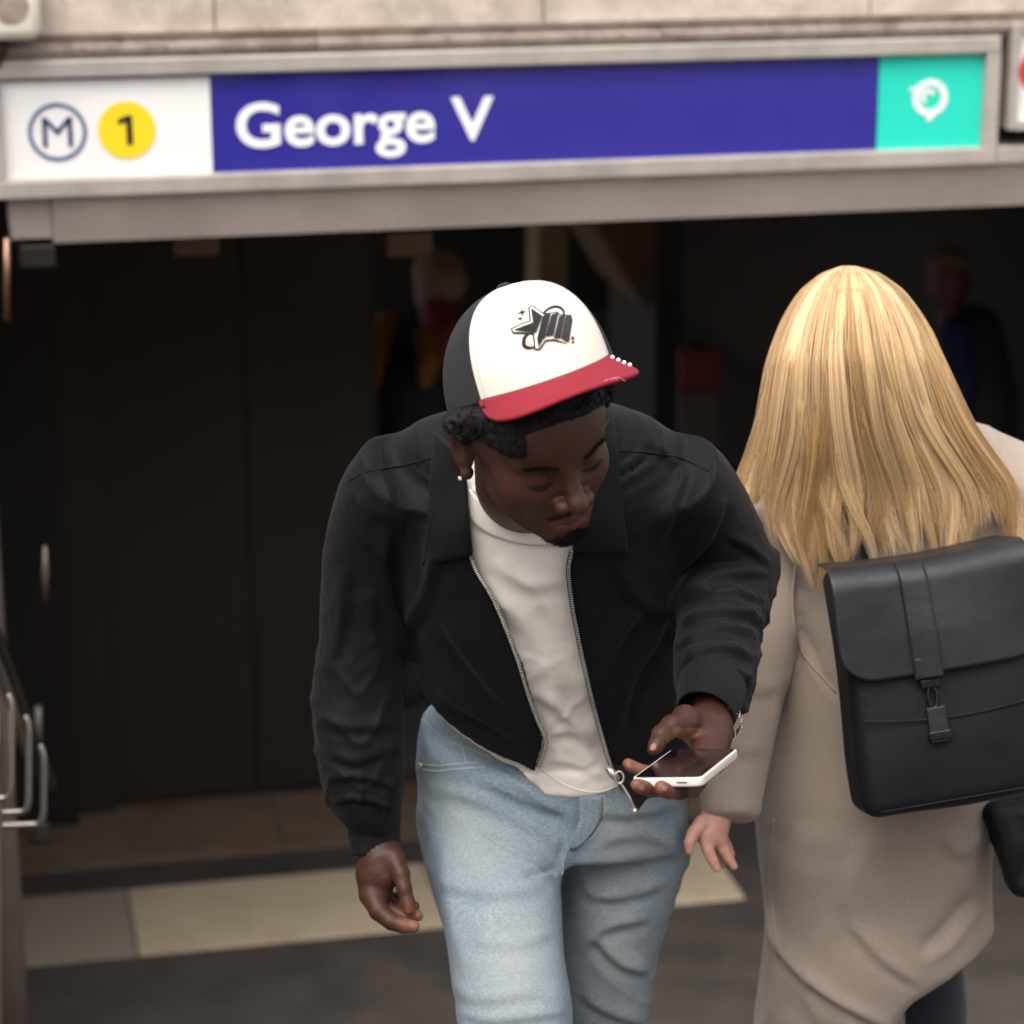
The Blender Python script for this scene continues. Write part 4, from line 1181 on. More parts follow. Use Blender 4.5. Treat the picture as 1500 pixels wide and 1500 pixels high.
for pl in ([(510, 705), (540, 690), (590, 682), (640, 668)], [(905, 660), (960, 664), (1000, 672), (1038, 690)], [(556, 640), (560, 690)], [(608, 622), (612, 684)], [(968, 618), (972, 664)],
           [(500, 740), (530, 790), (575, 830)], [(1042, 680), (1040, 730), (1020, 790), (990, 830)], [(560, 652), (578, 700), (590, 760), (588, 830)]):
    seam_tube(pl, 0.0012, 0.0003, 'seam', M_JACKET, jacket, J_BVH)
zj = lambda p: jacket_outer(p) - 0.001
def zipper(line, shift):
    P = catmull(np.asarray(line, float), 6)
    L = np.r_[0, np.cumsum(np.linalg.norm(np.diff(P, axis=0), axis=1))]
    t = np.arange(0, L[-1], 3.3)
    Q = np.stack([np.interp(t, L, P[:, 0]) + shift, np.interp(t, L, P[:, 1])], 1)
    return trace(zj, Q)
for line, sh in ((zip_r, -1.5), (zip_l, 1.5)):
    T = zipper(line, sh)
    tp = Geo().tube(to_world(T[::3] + np.array([0, 0, .001])), 0.0032, 6).build('zip_tape', M_RIB, jacket)
    d = np.gradient(T, axis=0); d /= np.linalg.norm(d, axis=1, keepdims=True)
    side = np.cross(d, np.array([0, 0, 1.0])); side /= np.linalg.norm(side, axis=1, keepdims=True)
    lines = np.stack([T - side * .0020 + [0, 0, -.0028], T + side * .0024 + [0, 0, -.0028]], 1)
    zt = link('zip_teeth', tubes_mesh('zip_teeth', to_world(lines), np.full((len(T), 2), .00095), 4), M_ZIP, jacket)
    zt['kind'] = 'stuff'
# hanging end of the left front with the slider
fl = np.array([V(897, 1122, 3.418), V(912, 1146, 3.405), V(933, 1190, 3.405), V(946, 1172, 3.42), V(985, 1150, 3.46), V(975, 1118, 3.47)])
bm = bmesh.new()
g_ = Geo()
fr_v = [g_.bm.verts.new(Vector(to_world(p))) for p in fl]; g_.bm.faces.new(fr_v)
r_ = bmesh.ops.extrude_face_region(g_.bm, geom=g_.bm.faces[:])
for e in r_['geom']:
    if isinstance(e, bmesh.types.BMVert): e.co += Vector(FW) * 0.006
bmesh.ops.recalc_face_normals(g_.bm, faces=g_.bm.faces[:])
bm.free()
g_.build('front_corner', M_JACKET, jacket)
zt2 = np.array([V(903, 1140, 3.392), V(912, 1152, 3.392), V(922, 1168, 3.392), V(931, 1188, 3.392)])
Geo().tube(to_world(zt2), 0.0022, 6).build('zip_end_tape', M_ZIP, jacket)
Geo().tube(to_world(np.array([V(930, 1184, 3.388), V(930, 1193, 3.388)])), 0.0035, 8).build('zip_stop', M_ZIP, jacket)
sl_ = Geo().tube(to_world(np.array([V(890, 1124, 3.385), V(899, 1135, 3.384), V(905, 1142, 3.385)])), [0.005, 0.0062, 0.005], 8).build('zip_slider', M_ZIP, jacket)
lp = [V(905 + 6.5 * math.cos(a) * 1.0 + 2, 1139 + 9 * math.sin(a), 3.378) for a in np.linspace(0, 2 * math.pi, 16, endpoint=False)]
Geo().tube(to_world(np.array(lp)), 0.0014, 6, closed=True).build('pull_tab', M_ZIP, sl_)

def cuff(name, axis_pts, radii, ribs, m, parent, amp=.0022, wall_n=110, rows=16):
    A = catmull(np.array([V(*a[:3]) for a in axis_pts]), 6)
    t = np.linspace(0, 1, len(A)); k = rows
    ts = np.linspace(0, 1, k); C = np.stack([np.interp(ts, t, A[:, i]) for i in range(3)], 1)
    R_ = np.interp(ts, np.linspace(0, 1, len(radii)), [r * a[2] / FPX for r, a in zip(radii, axis_pts)])
    d = np.gradient(C, axis=0); d /= np.linalg.norm(d, axis=1, keepdims=True)
    u = np.cross(d, np.array([0, 0, 1.0])); u /= np.linalg.norm(u, axis=1, keepdims=True); w = np.cross(d, u)
    ang = np.linspace(0, 2 * np.pi, wall_n, endpoint=False)
    rr = R_[:, None] + amp * np.sin(ang * ribs)[None] * (0.65 + .35 * np.sin(ts * 40)[:, None]) + .0012 * np.sin(ang * 3 + 1)[None]
    V_ = C[:, None] + rr[..., None] * (np.cos(ang)[None, :, None] * u[:, None] + np.sin(ang)[None, :, None] * w[:, None])
    inner = C[[-1, -1]][:, None] + (R_[-1] * np.array([.95, .90]))[:, None, None] * (np.cos(ang)[None, :, None] * u[[-1]][:, None] + np.sin(ang)[None, :, None] * w[[-1]][:, None]) - d[-1] * np.array([0, .02])[:, None, None]
    V_ = np.concatenate([V_, inner], 0); k += 2
    i = np.arange(k * wall_n).reshape(k, wall_n); j = np.roll(i, -1, 1)
    q = np.stack([i[:-1], j[:-1], j[1:], i[1:]], -1).reshape(-1, 4)
    return link(name, mesh_np(name, W(V_.reshape(-1, 3)), quads=q), m, parent)
cuff('cuff', [(545, 1194, 3.482, 0), (547, 1215, 3.485, 0), (549, 1246, 3.487, 0)], [42, 37.5, 37], 34, M_RIB, jacket, .0011)
cuff('cuff', [(1042, 1006, 3.205, 0), (1038, 1026, 3.175, 0), (1032, 1046, 3.155, 0)], [50, 47, 44], 40, M_RIB, jacket, .0014)

# ---- sweatshirt neck rib, hem seam
skl = [(685, 696), (691, 710), (699, 723), (720, 745), (750, 763), (780, 772), (815, 776), (850, 770)]
oul = [(684, 745), (688, 757), (702, 774), (735, 789), (768, 796), (798, 797), (826, 794), (856, 786)]
A_ = catmull(skl, 4); B_ = catmull(oul, 4); n_ = min(len(A_), len(B_))
G_ = np.stack([A_[:n_] * (1 - t) + B_[:n_] * t for t in np.linspace(0, 1, 8)], 1)
T = trace(sweat_f, G_.reshape(-1, 2)).reshape(n_, 8, 3)
tt = np.linspace(0, 1, 8)[None, :]
thick_sheet('neck_rib', T, M_SWEAT, sweater, 0.0035, np.broadcast_to(0.0015 + 0.006 * (1 - tt), (n_, 8)))
seam_tube([(788, 1122), (820, 1146), (850, 1158), (880, 1160), (905, 1150)], 0.0014, 0.0, 'hem_seam', M_SWEAT, sweater, S_BVH)

# ---- jeans details
def stitch(poly, r=0.0011, name='stitching', m=None, off=0.0002):
    return seam_tube(poly, r, off, name, m or M_STITCH, jeans, N_BVH, 5, 4)
stitch([(612, 1118), (640, 1122), (668, 1119), (700, 1117)]); stitch([(613, 1126), (640, 1130), (668, 1127), (712, 1124)])
stitch([(616, 1050), (650, 1082), (690, 1098), (722, 1112)])
stitch([(676, 1090), (680, 1108), (684, 1118)])
stitch([(849, 1172), (850, 1200), (838, 1232), (828, 1256), (822, 1282)], 0.0018, 'fly_seam', M_DENIM, 0.001)
stitch([(884, 1165), (886, 1190), (872, 1222), (846, 1240), (832, 1242)]); stitch([(880, 1165), (881, 1190), (868, 1218), (846, 1234)])
fl_ = []
for k in range(14):
    y_ = 1166 + 6.0 * k; xl_ = np.interp(y_, [1166, 1205, 1245], [848, 850, 832]); xr_ = np.interp(y_, [1166, 1195, 1225, 1245], [881, 884, 866, 840])
    row = [drape(N_BVH, (xl_ + (xr_ - xl_) * q_, y_)) for q_ in np.linspace(0, 1, 7)]
    if all(r_ is not None for r_ in row): fl_.append([r_[0] for r_ in row])
if len(fl_) > 6:
    thick_sheet('fly', np.array(fl_), M_DENIM, jeans, .0022, .0006)
rv_ = drape(N_BVH, (617, 1122))
if rv_ is not None:
    Geo().tube(to_world(np.array([rv_[0] - rv_[1] * .001, rv_[0] + rv_[1] * .003])), .004, 10).build('rivet', M_ZIP, jeans)

# ---- hair
hp = [(905, 560), (892, 588), (860, 606), (800, 626), (768, 637), (771, 671), (752, 670), (735, 664), (716, 650), (707, 636), (693, 640), (682, 650), (664, 640), (648, 612), (560, 600), (560, 830), (930, 830), (930, 560)]
wob_h = wobble(21, (240, 420), (0.0028, 0.0018))
def hair_f(c):
    w_ = np.clip((c[:, 1] - 0.02) / 0.05, 0, 1)
    d = head_f(c) - (0.0115 * (1 - w_) + 0.0030 * w_)
    d = d + wob_h(c) * (1 - .75 * w_)
    vv_ = head_to_view(c); P = pix(vv_)
    cut = poly_sd(P.astype(np.float32), hp) * (2.95 / FPX)
    cut = np.maximum(cut, vv_[:, 2] - (HO[2] + 0.13))
    d = np.maximum(d, -cut)
    d = np.maximum(d, -(c[:, 2] + 0.045))
    qc = cap_q(vv_)
    d = np.where(qc[:, 2] > -.004, np.maximum(d, (np.sqrt((qc[:, 0] / .083) ** 2 + (qc[:, 1] / .096) ** 2) - 1) * .085), d)
    d = np.maximum(d, qc[:, 2] - .02)
    d = np.maximum(d, -ell(c, (-.084, -.008, .008), (.020, .026, .036)))
    return d.astype(np.float32)
cv_, cq_ = sdf_mesh(hair_f, (-.11, -.13, -.06), (.11, .13, .16), 0.0022, safe=2.0)
hair = link('hair', mesh_np('hair', W(head_to_view(cv_)), quads=cq_), M_HAIR, man)
# curls
cn_ = normals(cv_.astype(np.float32), cq_)
pick = RNG.choice(len(cv_), 9000)
pick = pick[(cv_[pick, 1] < .045) & (cap_z(head_to_view(cv_[pick])) < -.018)]
K = 9
t = np.linspace(0, 1, K)
ph = RNG.uniform(0, 6.28, len(pick)); tr = RNG.uniform(1.0, 1.9, len(pick)); rr = RNG.uniform(.0010, .0021, len(pick)); hl = RNG.uniform(.003, .008, len(pick))
nn = cn_[pick]; a_ = np.cross(nn, RNG.normal(size=nn.shape)); a_ /= np.linalg.norm(a_, axis=1, keepdims=True) + 1e-9; b_ = np.cross(nn, a_)
an = ph[:, None] + t[None] * tr[:, None] * 6.28
curl = cv_[pick][:, None] + nn[:, None] * (t[None, :, None] * hl[:, None, None] - .001) + rr[:, None, None] * (np.cos(an)[..., None] * a_[:, None] + np.sin(an)[..., None] * b_[:, None])
cm = link('curls', tubes_mesh('curls', W(head_to_view(curl)), np.broadcast_to(0.00055 * HS * (1 - .5 * t), (len(pick), K)), 3), M_HAIR, hair)
cm['kind'] = 'stuff'

pick = RNG.choice(np.nonzero((cv_[:, 1] > .012) & (cap_z(head_to_view(cv_)) < -.004))[0], 5200)
n_ = len(pick); nn = cn_[pick]; a_ = np.cross(nn, RNG.normal(size=nn.shape)); a_ /= np.linalg.norm(a_, axis=1, keepdims=True) + 1e-9; b_ = np.cross(nn, a_)
tt = np.linspace(0, 1, 6)
an = RNG.uniform(0, 6.28, n_)[:, None] + tt[None] * RNG.uniform(3, 7, n_)[:, None]
curl = cv_[pick][:, None] + nn[:, None] * (tt[None, :, None] * RNG.uniform(.0008, .0030, n_)[:, None, None] - .0006) + RNG.uniform(.0004, .0011, n_)[:, None, None] * (np.cos(an)[..., None] * a_[:, None] + np.sin(an)[..., None] * b_[:, None])
link('short_curls', tubes_mesh('short_curls', W(head_to_view(curl)), np.broadcast_to(0.0004 * (1 - .5 * tt), (n_, 6)), 3), M_HAIR, hair)['kind'] = 'stuff'

# ---- beard, moustache, eyebrows, lashes
def on_face(x, zc):
    """points of the face seen from the front at (x, z)"""
    p = np.stack([x, np.full_like(x, .16), zc], 1).astype(np.float32)
    for _ in range(40):
        p[:, 1] -= head_f(p) * 0.8
    return p
def hairs(name, base, direc, length, rad, jitter, curl_=0.0, K=5, parent=None):
    n = len(base); t = np.linspace(0, 1, K)
    d = direc + RNG.normal(size=(n, 3)) * jitter; d /= np.linalg.norm(d, axis=1, keepdims=True)
    s_ = np.cross(d, RNG.normal(size=(n, 3))); s_ /= np.linalg.norm(s_, axis=1, keepdims=True)
    L_ = length * RNG.uniform(.6, 1.2, n)
    pts = base[:, None] - d[:, None] * .001 + d[:, None] * (t[None] * L_[:, None])[..., None] + s_[:, None] * (curl_ * np.sin(t * 5)[None] * L_[:, None])[..., None]
    o = link(name, tubes_mesh(name, W(head_to_view(pts)), np.broadcast_to(rad * (1 - .5 * t), (n, K)), 3), M_HAIR, parent)
    o['kind'] = 'stuff'
    return o
n = 1500
x = RNG.uniform(-.030, .030, n).astype(np.float32); zc = RNG.uniform(-.094, -.060, n).astype(np.float32)
ok = (np.abs(x) < .014 + .016 * np.clip((-.064 - zc) / .02, 0, 1)) & ((zc < -.067) | (np.abs(x) < .008))
bp_ = on_face(x[ok], zc[ok])
hairs('goatee', bp_, np.array([0, .5, -.8]), .0050, .00042, .45, .22, parent=man)
x = RNG.uniform(-.029, .029, 420).astype(np.float32); zc = (-.034 - .16 * np.abs(x) + RNG.uniform(-.003, .003, 420)).astype(np.float32)
hairs('moustache', on_face(x, zc), np.array([0, .5, -.8]), .0032, .00033, .4, parent=man)
x = RNG.uniform(.014, .050, 420).astype(np.float32) * RNG.choice([-1, 1], 420).astype(np.float32)
zc = (.0375 + .18 * np.clip(np.abs(x) - .014, 0, .02) - .25 * np.clip(np.abs(x) - .036, 0, 1) + RNG.uniform(-.0028, .0028, 420)).astype(np.float32)
bp_ = on_face(x, zc)
hairs('eyebrows', bp_, np.stack([np.sign(x) * .9, np.full_like(x, .35), np.full_like(x, .1)], 1), .006, .00038, .25, parent=man)
for s in (-1, 1):
    xx = (s * np.linspace(.0185, .0455, 14)).astype(np.float32)
    zz = (.0125 - .0035 * np.sin(np.linspace(0, np.pi, 14))).astype(np.float32)
    pts = on_face(xx, zz)
    Geo().tube(to_world(head_to_view(pts + np.array([0, .0008, 0]))), [.0006 + .0010 * math.sin(math.pi * k / 13) for k in range(14)], 6).build('eyelashes', M_HAIR, man)
# earring
er = head_to_view(np.array([-.0865, -.003, -.0245]))
Geo().tube(to_world(np.array([er + np.array([-.001, 0, 0.002]), er + np.array([-.001, 0.001, -.001]), er + np.array([-.001, .001, -.003])])), [.002, .0032, .0018], 10).build('earring', M_SILVER, man)

# ---- cap
def crown_pt(az, t):
    """az from the front, t 0 rim .. 1 button"""
    fr = np.clip(np.cos(az), 0, 1)
    n_ = 2.25 + 0.9 * fr ** 1.2
    h = 0.107
    r = (1 - np.clip(t, 0, 1) ** n_) ** (1 / n_)
    puff = 1 + .19 * np.clip((np.abs((az + np.pi) % (2 * np.pi) - np.pi) - 1.05) / .9, 0, 1) * np.clip(1 - t, 0, 1) ** .4
    r = r * puff
    x = .0875 * np.sin(az) * r; y = (.101 * np.cos(az)) * r - .002 * t
    zz = h * t - (1 - t) * (.002 * (1 - np.cos(az)) + .010 * np.clip((np.abs((az + np.pi) % (2 * np.pi) - np.pi) - 1.06) / .9, 0, 1))
    return np.stack([x, y, zz], -1)
NA, NT = 144, 40
SA = math.radians(61)
def crown_part(name, a0, a1, m, lift=0.0):
    az = np.linspace(a0, a1, NA)[:, None]; th = (1 - (1 - np.linspace(0, 1, NT)) ** 1.6)[None]
    p = crown_pt(az + 0 * th, th + 0 * az)
    ctr = np.array([0, 0, .03]); nrm = p - ctr; nrm /= np.linalg.norm(nrm, axis=2, keepdims=True)
    out = cap_to_view(p + nrm * lift); inn = cap_to_view(p + nrm * (lift - .0022))
    v = np.concatenate([out.reshape(-1, 3), inn.reshape(-1, 3)]); i = np.arange(NA * NT).reshape(NA, NT); N_ = NA * NT
    q = np.stack([i[:-1, :-1], i[1:, :-1], i[1:, 1:], i[:-1, 1:]], -1).reshape(-1, 4)
    Q = [q, q[:, ::-1] + N_]
    for e in (i[:, 0], i[0, ::-1], i[-1, :]):
        Q.append(np.stack([e[:-1], e[:-1] + N_, e[1:] + N_, e[1:]], -1))
    Q = np.concatenate(Q)
    return v, Q, m
capo = empty('cap', to_world(CO)); capo.parent = man; capo.matrix_parent_inverse = man.matrix_world.inverted()
fv, fq, _ = crown_part('front_panel', -SA, SA, M_CAPW, .0015)
front = link('front_panel', mesh_np('front_panel', W(fv), quads=fq), M_CAPW, capo)
bv, bq, _ = crown_part('mesh_back', SA, 2 * math.pi - SA, M_CAPM)
link('mesh_back', mesh_np('mesh_back', W(bv), quads=bq), M_CAPM, capo)
C_BVH = bvh_of(fv, fq)
bt = cap_to_view(crown_pt(np.array(0.), np.array(1.)))
upv = CR[:, 2]
Geo().tube(to_world(np.array([bt - upv * .002, bt + upv * .001, bt + upv * .0035, bt + upv * .005])), [.0085, .0088, .0075, .004], 16).build('button', M_CAPM, capo)
for s in (-1, 1):
    az = np.full(24, s * SA); th = np.linspace(0, .99, 24)
    Geo().tube(to_world(cap_to_view(crown_pt(az, th) * 1.004)), .0012, 6).build('panel_seam', M_CAPW, capo)
    Geo().tube(to_world(cap_to_view(crown_pt(az * .93, th) * 1.018)), .0004, 4).build('seam_stitching', M_STITCH, capo)
azs = np.linspace(-SA * .95, SA * .95, 40)
Geo().tube(to_world(cap_to_view(crown_pt(azs, np.full(40, .035)) * 1.017)), .0004, 4).build('brow_stitching', M_STITCH, capo)
def brim_pt(u, w):
    """u -1..1 across, w 0 joint .. 1 edge"""
    az = u * math.radians(63)
    J = np.stack([.0885 * np.sin(az), .104 * np.cos(az), -.002 * (1 - np.cos(az))], -1)
    ln = 1 - np.abs(u) ** 3
    d = np.stack([.55 * np.sin(az), np.ones_like(u), 0 * u], -1)
    p = J + d * (.073 * ln * w)[..., None]
    p[..., 2] += -.012 * ln * w - .026 * np.sin(az) ** 2 * w * np.sqrt(ln) + .0008
    return p
U, Wd = np.meshgrid(np.linspace(-1, 1, 90), np.linspace(0, 1, 26), indexing='ij')
B_ = brim_pt(U, Wd)
ed = np.clip((Wd - .96) / .04, 0, 1)
top_ = cap_to_view(B_ + np.array([0, 0, .0022])); bot_ = cap_to_view(B_ - np.array([0, 0, .0016]))
i = np.arange(90 * 26).reshape(90, 26); N_ = 90 * 26
q = np.stack([i[:-1, :-1], i[1:, :-1], i[1:, 1:], i[:-1, 1:]], -1).reshape(-1, 4)
Q = [q, q[:, ::-1] + N_]
for e in (i[:, 0], i[::-1, -1], i[0, ::-1], i[-1, :]):
    Q.append(np.stack([e[:-1], e[:-1] + N_, e[1:] + N_, e[1:]], -1))
bv2 = np.concatenate([top_.reshape(-1, 3), bot_.reshape(-1, 3)])
brim = link('brim', mesh_np('brim', W(bv2), quads=np.concatenate(Q)), M_CAPR, capo)
for w_ in (.16, .29, .42, .55, .68, .81, .95):
    u_ = np.linspace(-.93, .93, 70)
    Geo().tube(to_world(cap_to_view(brim_pt(u_, np.full(70, w_)) + np.array([0, 0, .0022]))), .00045, 4).build('stitching', M_REDST, brim)
ue = np.linspace(-1, 1, 80)
Geo().tube(to_world(cap_to_view(brim_pt(ue, np.ones(80)))), .0026, 8).build('brim_edge', M_CAPR, brim)
for uu_, ww_ in ((.86, .30), (.84, .55), (.82, .75), (.80, .93)):
    p_ = cap_to_view(brim_pt(np.array(uu_), np.array(ww_)) + np.array([0, 0, .004]))
    Geo().tube(to_world(np.array([p_ + [0, .0026, 0], p_ + [0, .0014, 0], p_, p_ - [0, .0014, 0], p_ - [0, .0026, 0]])), [.0006, .0022, .0026, .0022, .0006], 10).build('pearl', M_PEARL, brim)
for k in range(7):
    p_ = cap_to_view(brim_pt(np.array(.22 + .012 * k), np.array(.98)) + np.array([0, 0, .003]))
    e_ = p_ + np.array([-.006 + .003 * k, .004 - .0015 * (k % 3), -.001])
    Geo().tube(to_world(np.array([p_, (p_ + e_) / 2 + [0, -.001, -.001], e_])), .00045, 4).build('frayed_thread', mat('pale red thread', (0.62, .22, .24), .8) if k == 0 else bpy.data.materials['pale red thread'], brim)

# ---- embroidery on the front panel, drawn from the photograph and sewn onto the surface
ZP = lambda pts: [(600 + x / 3.3333, 380 + y / 3.3333) for x, y in pts]
def drape_poly(name, poly, m, parent, off, thick):
    bm = bmesh.new()
    vs = [bm.verts.new((x, y, 0)) for x, y in poly]
    bm.faces.new(vs)
    bm.normal_update()
    bmesh.ops.triangulate(bm, faces=bm.faces[:])
    for _ in range(2):
        es = [e for e in bm.edges if e.calc_length() > 5]
        if not es: break
        bmesh.ops.subdivide_edges(bm, edges=es, cuts=1)
        bmesh.ops.triangulate(bm, faces=bm.faces[:])
    bm.normal_update()
    r_ = bmesh.ops.extrude_face_region(bm, geom=bm.faces[:])
    topv = {g for g in r_['geom'] if isinstance(g, bmesh.types.BMVert)}
    for v in bm.verts:
        h = drape(C_BVH, (v.co.x, v.co.y))
        if h is None: continue
        v.co = Vector(to_world(h[0] + h[1] * (off + (thick if v in topv else 0.0))))
    bmesh.ops.recalc_face_normals(bm, faces=bm.faces[:])
    me = bpy.data.meshes.new(name); bm.to_mesh(me); bm.free()
    return link(name, me, m, parent)
def stroke_poly(line, w):
    P = catmull(np.asarray(line, float), 5); d = np.gradient(P, axis=0); d /= np.linalg.norm(d, axis=1, keepdims=True); n = np.stack([-d[:, 1], d[:, 0]], 1)
    ww = w if np.ndim(w) == 0 else np.interp(np.linspace(0, 1, len(P)), np.linspace(0, 1, len(w)), w)[:, None]
    return [tuple(x) for x in np.concatenate([P + n * ww / 2, (P - n * ww / 2)[::-1]])]
def emb(poly, m=None, off=.0004, thick=.001, name='embroidery'): return drape_poly(name, ZP(poly), m or M_EMB, front, off, thick)
emb(stroke_poly([(645, 272), (680, 240), (720, 232), (748, 250), (752, 280)], [9, 11, 11, 10, 8]), off=.0002)
emb(stroke_poly([(580, 365), (560, 385), (560, 420), (585, 432), (612, 425)], [8, 16, 20, 14, 6]), off=.0002)
outer = [(500, 342), (548, 318), (590, 304), (584, 240), (600, 232), (640, 262), (655, 272), (718, 262), (726, 276), (782, 278), (786, 300), (770, 398), (740, 392), (760, 408), (700, 392), (662, 396), (632, 438), (612, 436), (610, 400), (604, 362), (560, 360), (508, 358)]
def shrink(poly, k):
    P = np.array(poly, float); n = len(P); area = 0.5 * sum(P[i][0] * P[(i + 1) % n][1] - P[(i + 1) % n][0] * P[i][1] for i in range(n))
    out = []
    for i in range(n):
        a, b, c = P[i - 1], P[i], P[(i + 1) % n]
        e1 = (b - a) / np.linalg.norm(b - a); e2 = (c - b) / np.linalg.norm(c - b)
        s = 1 if area > 0 else -1
        n1 = np.array([-e1[1], e1[0]]) * s; n2 = np.array([-e2[1], e2[0]]) * s
        m_ = n1 + n2; m_ /= max(np.dot(m_, n1), .6)
        out.append(tuple(b + m_ * k))
    return out
emb(shrink(outer, -5.0), off=.0006)
emb(shrink(outer, 2.5), M_CAPW, off=.0017, thick=.0004)
for pl in ([(513, 346), (602, 312), (592, 246), (645, 282), (616, 360), (560, 354)], [(648, 280), (684, 272), (656, 388), (620, 392)], [(689, 276), (720, 266), (697, 374), (661, 378)],
           [(725, 284), (752, 280), (729, 388), (701, 386)], [(757, 282), (781, 282), (768, 392), (734, 388)], [(622, 392), (650, 388), (628, 428)]):
    emb(pl, off=.0024, thick=.0016)
for cx, cy, r0 in ((549, 260, 19), (540, 290, 12), (795, 384, 9), (796, 403, 7)):
    st_ = []
    for k in range(8):
        a = k * math.pi / 4 - .25; r1 = r0 * 1.25 if k % 2 == 0 else r0 * .36
        st_.append((cx + r1 * math.sin(a), cy - r1 * math.cos(a)))
    emb(st_, off=.0003)

# ---- telephone
c0_ = np.array([.186, .268, 2.751]) * 1.083
ex_ = np.array([.943, -.041, -.33]); ey_ = np.array([.324, -.107, .94]); ez_ = np.array([-.074, -.993, -.087])
ex_ /= np.linalg.norm(ex_); ey_ -= ex_ * (ey_ @ ex_); ey_ /= np.linalg.norm(ey_); ez_ = np.cross(ey_, ex_)
if ez_[1] > 0: ez_ = -ez_
lx, ly = .0829, .1711
def to_ph(x, y, z_): return to_world(c0_ + ex_ * x + ey_ * y + ez_ * z_)
def rounded(wd, ht, r, z_, n=8):
    out = []
    for cx, cy, a0 in ((wd / 2 - r, ht / 2 - r, 0), (-wd / 2 + r, ht / 2 - r, 90), (-wd / 2 + r, -ht / 2 + r, 180), (wd / 2 - r, -ht / 2 + r, 270)):
        for k in range(n + 1):
            a = math.radians(a0 + 90 * k / n); out.append((cx + r * math.cos(a), cy + r * math.sin(a), z_))
    return out
def slab_ph(name, levels, m, parent=None):
    bm = bmesh.new(); rings = [[bm.verts.new(Vector(to_ph(*p))) for p in lv] for lv in levels]
    n = len(rings[0])
    for A, B in zip(rings[:-1], rings[1:]):
        for k in range(n):
            f = bm.faces.new((A[k], A[(k + 1) % n], B[(k + 1) % n], B[k])); f.smooth = True
    bm.faces.new(rings[0][::-1]); bm.faces.new(rings[-1])
    bmesh.ops.recalc_face_normals(bm, faces=bm.faces[:])
    me = bpy.data.meshes.new(name); bm.to_mesh(me); bm.free()
    return link(name, me, m, parent)
rc = .011
phone = slab_ph('phone', [rounded(lx - .003, ly - .003, rc, -.0105), rounded(lx - .0006, ly - .0006, rc, -.0095), rounded(lx, ly, rc, -.008), rounded(lx, ly, rc, -.002), rounded(lx - .0006, ly - .0006, rc, -.0006), rounded(lx - .0025, ly - .0025, rc, 0.0)], M_PHONE)
tag(phone, 'pale phone with black screen held flat in the hand of the man in the cap', 'phone')
slab_ph('screen', [rounded(lx - .006, ly - .006, rc - .002, -.0005), rounded(lx - .006, ly - .006, rc - .002, .0004)], M_GLASS, phone)
def ph_box(name, x0, x1, y0, y1, z0, z1, m):
    bm = bmesh.new(); r = bmesh.ops.create_cube(bm, size=1.0)
    for v in bm.verts:
        v.co = Vector(to_ph((x0 + x1) / 2 + v.co.x * (x1 - x0), (y0 + y1) / 2 + v.co.y * (y1 - y0), (z0 + z1) / 2 + v.co.z * (z1 - z0)))
    bmesh.ops.recalc_face_normals(bm, faces=bm.faces[:])
    me = bpy.data.meshes.new(name); bm.to_mesh(me); bm.free(); return link(name, me, m, phone)
ph_box('side_button', .012, .024, -ly / 2 - .0006, -ly / 2 + .001, -.006, -.004, M_SILVER)
ph_box('lens_bump', lx / 2 - .036, lx / 2 - .006, ly / 2 - .05, ly / 2 - .012, -.0135, -.0104, M_PHONE)

# ---- bracelet on the wrist
wc = V(1046, 1056, 3.17)
ax = V(1042, 1022, 3.21) - V(1036, 1082, 3.145); ax /= np.linalg.norm(ax)
u_ = np.cross(ax, np.array([0, 0, 1.])); u_ /= np.linalg.norm(u_); w_ = np.cross(ax, u_)
br = empty('bracelet', to_world(wc)); br.parent = man; br.matrix_parent_inverse = man.matrix_world.inverted()
link_me = None
for k in range(22):
    a = 2 * math.pi * k / 22
    r0 = .0325
    c_ = wc + (u_ * math.cos(a) * 1.04 + w_ * math.sin(a) * .95) * r0
    e1 = -u_ * math.sin(a) + w_ * math.cos(a); e2 = u_ * math.cos(a) + w_ * math.sin(a)
    Mx = Matrix(((*(RT * e1[0] - UP * e1[1] + FW * e1[2]), 0), (*(RT * ax[0] - UP * ax[1] + FW * ax[2]), 0), (*(RT * e2[0] - UP * e2[1] + FW * e2[2]), 0), (0, 0, 0, 1))).transposed()
    if link_me is None:
        gg = Geo().box(-.0036, .0036, -.0058, -.0021, -.0014, .0014, .0006).box(-.0036, .0036, -.0019, .0019, -.0018, .0018, .0008).box(-.0036, .0036, .0021, .0058, -.0014, .0014, .0006)
        o = gg.build('bracelet_link', M_SILVER); link_me = o.data
    else:
        o = bpy.data.objects.new('bracelet_link', link_me); COL.objects.link(o)
    Mx.translation = Vector(to_world(c_))
    o.parent = br; o.matrix_parent_inverse = br.matrix_world.inverted(); o.matrix_world = Mx
# ------------------------------------------------------------------ the woman going down the steps
M_COAT = mat('beige wool coat', (0.30, 0.24, 0.195), 0.9, spec=0.15, sheen=0.2, noise=[(260, 0.4, 0.7, (0.24, 0.19, 0.152)), (9, 0.4, 0.7, (0.275, 0.218, 0.176))], bump=[(600, 0.3, 'noise', 0.001), (24, 0.2, 'noise', 0.006)])
M_BLOND = mat('blond hair', (0.36, 0.205, 0.082), 0.45, spec=0.26, attr=[('shade', (0.78, 0.56, 0.32))])
M_FSKIN = mat('fair skin', (0.52, 0.27, 0.20), 0.5, sss=0.1, noise=[(60, 0.4, 0.7, (0.46, 0.22, 0.16))])
M_RUBBER = mat('matt black coated fabric', (0.0075, 0.0075, 0.009), 0.46, spec=0.36, noise=[(5, 0.4, 0.7, (0.015, 0.015, 0.018))], bump=[(14, 0.25, 'noise', 0.01), (500, 0.08, 'noise', 0.0005)])
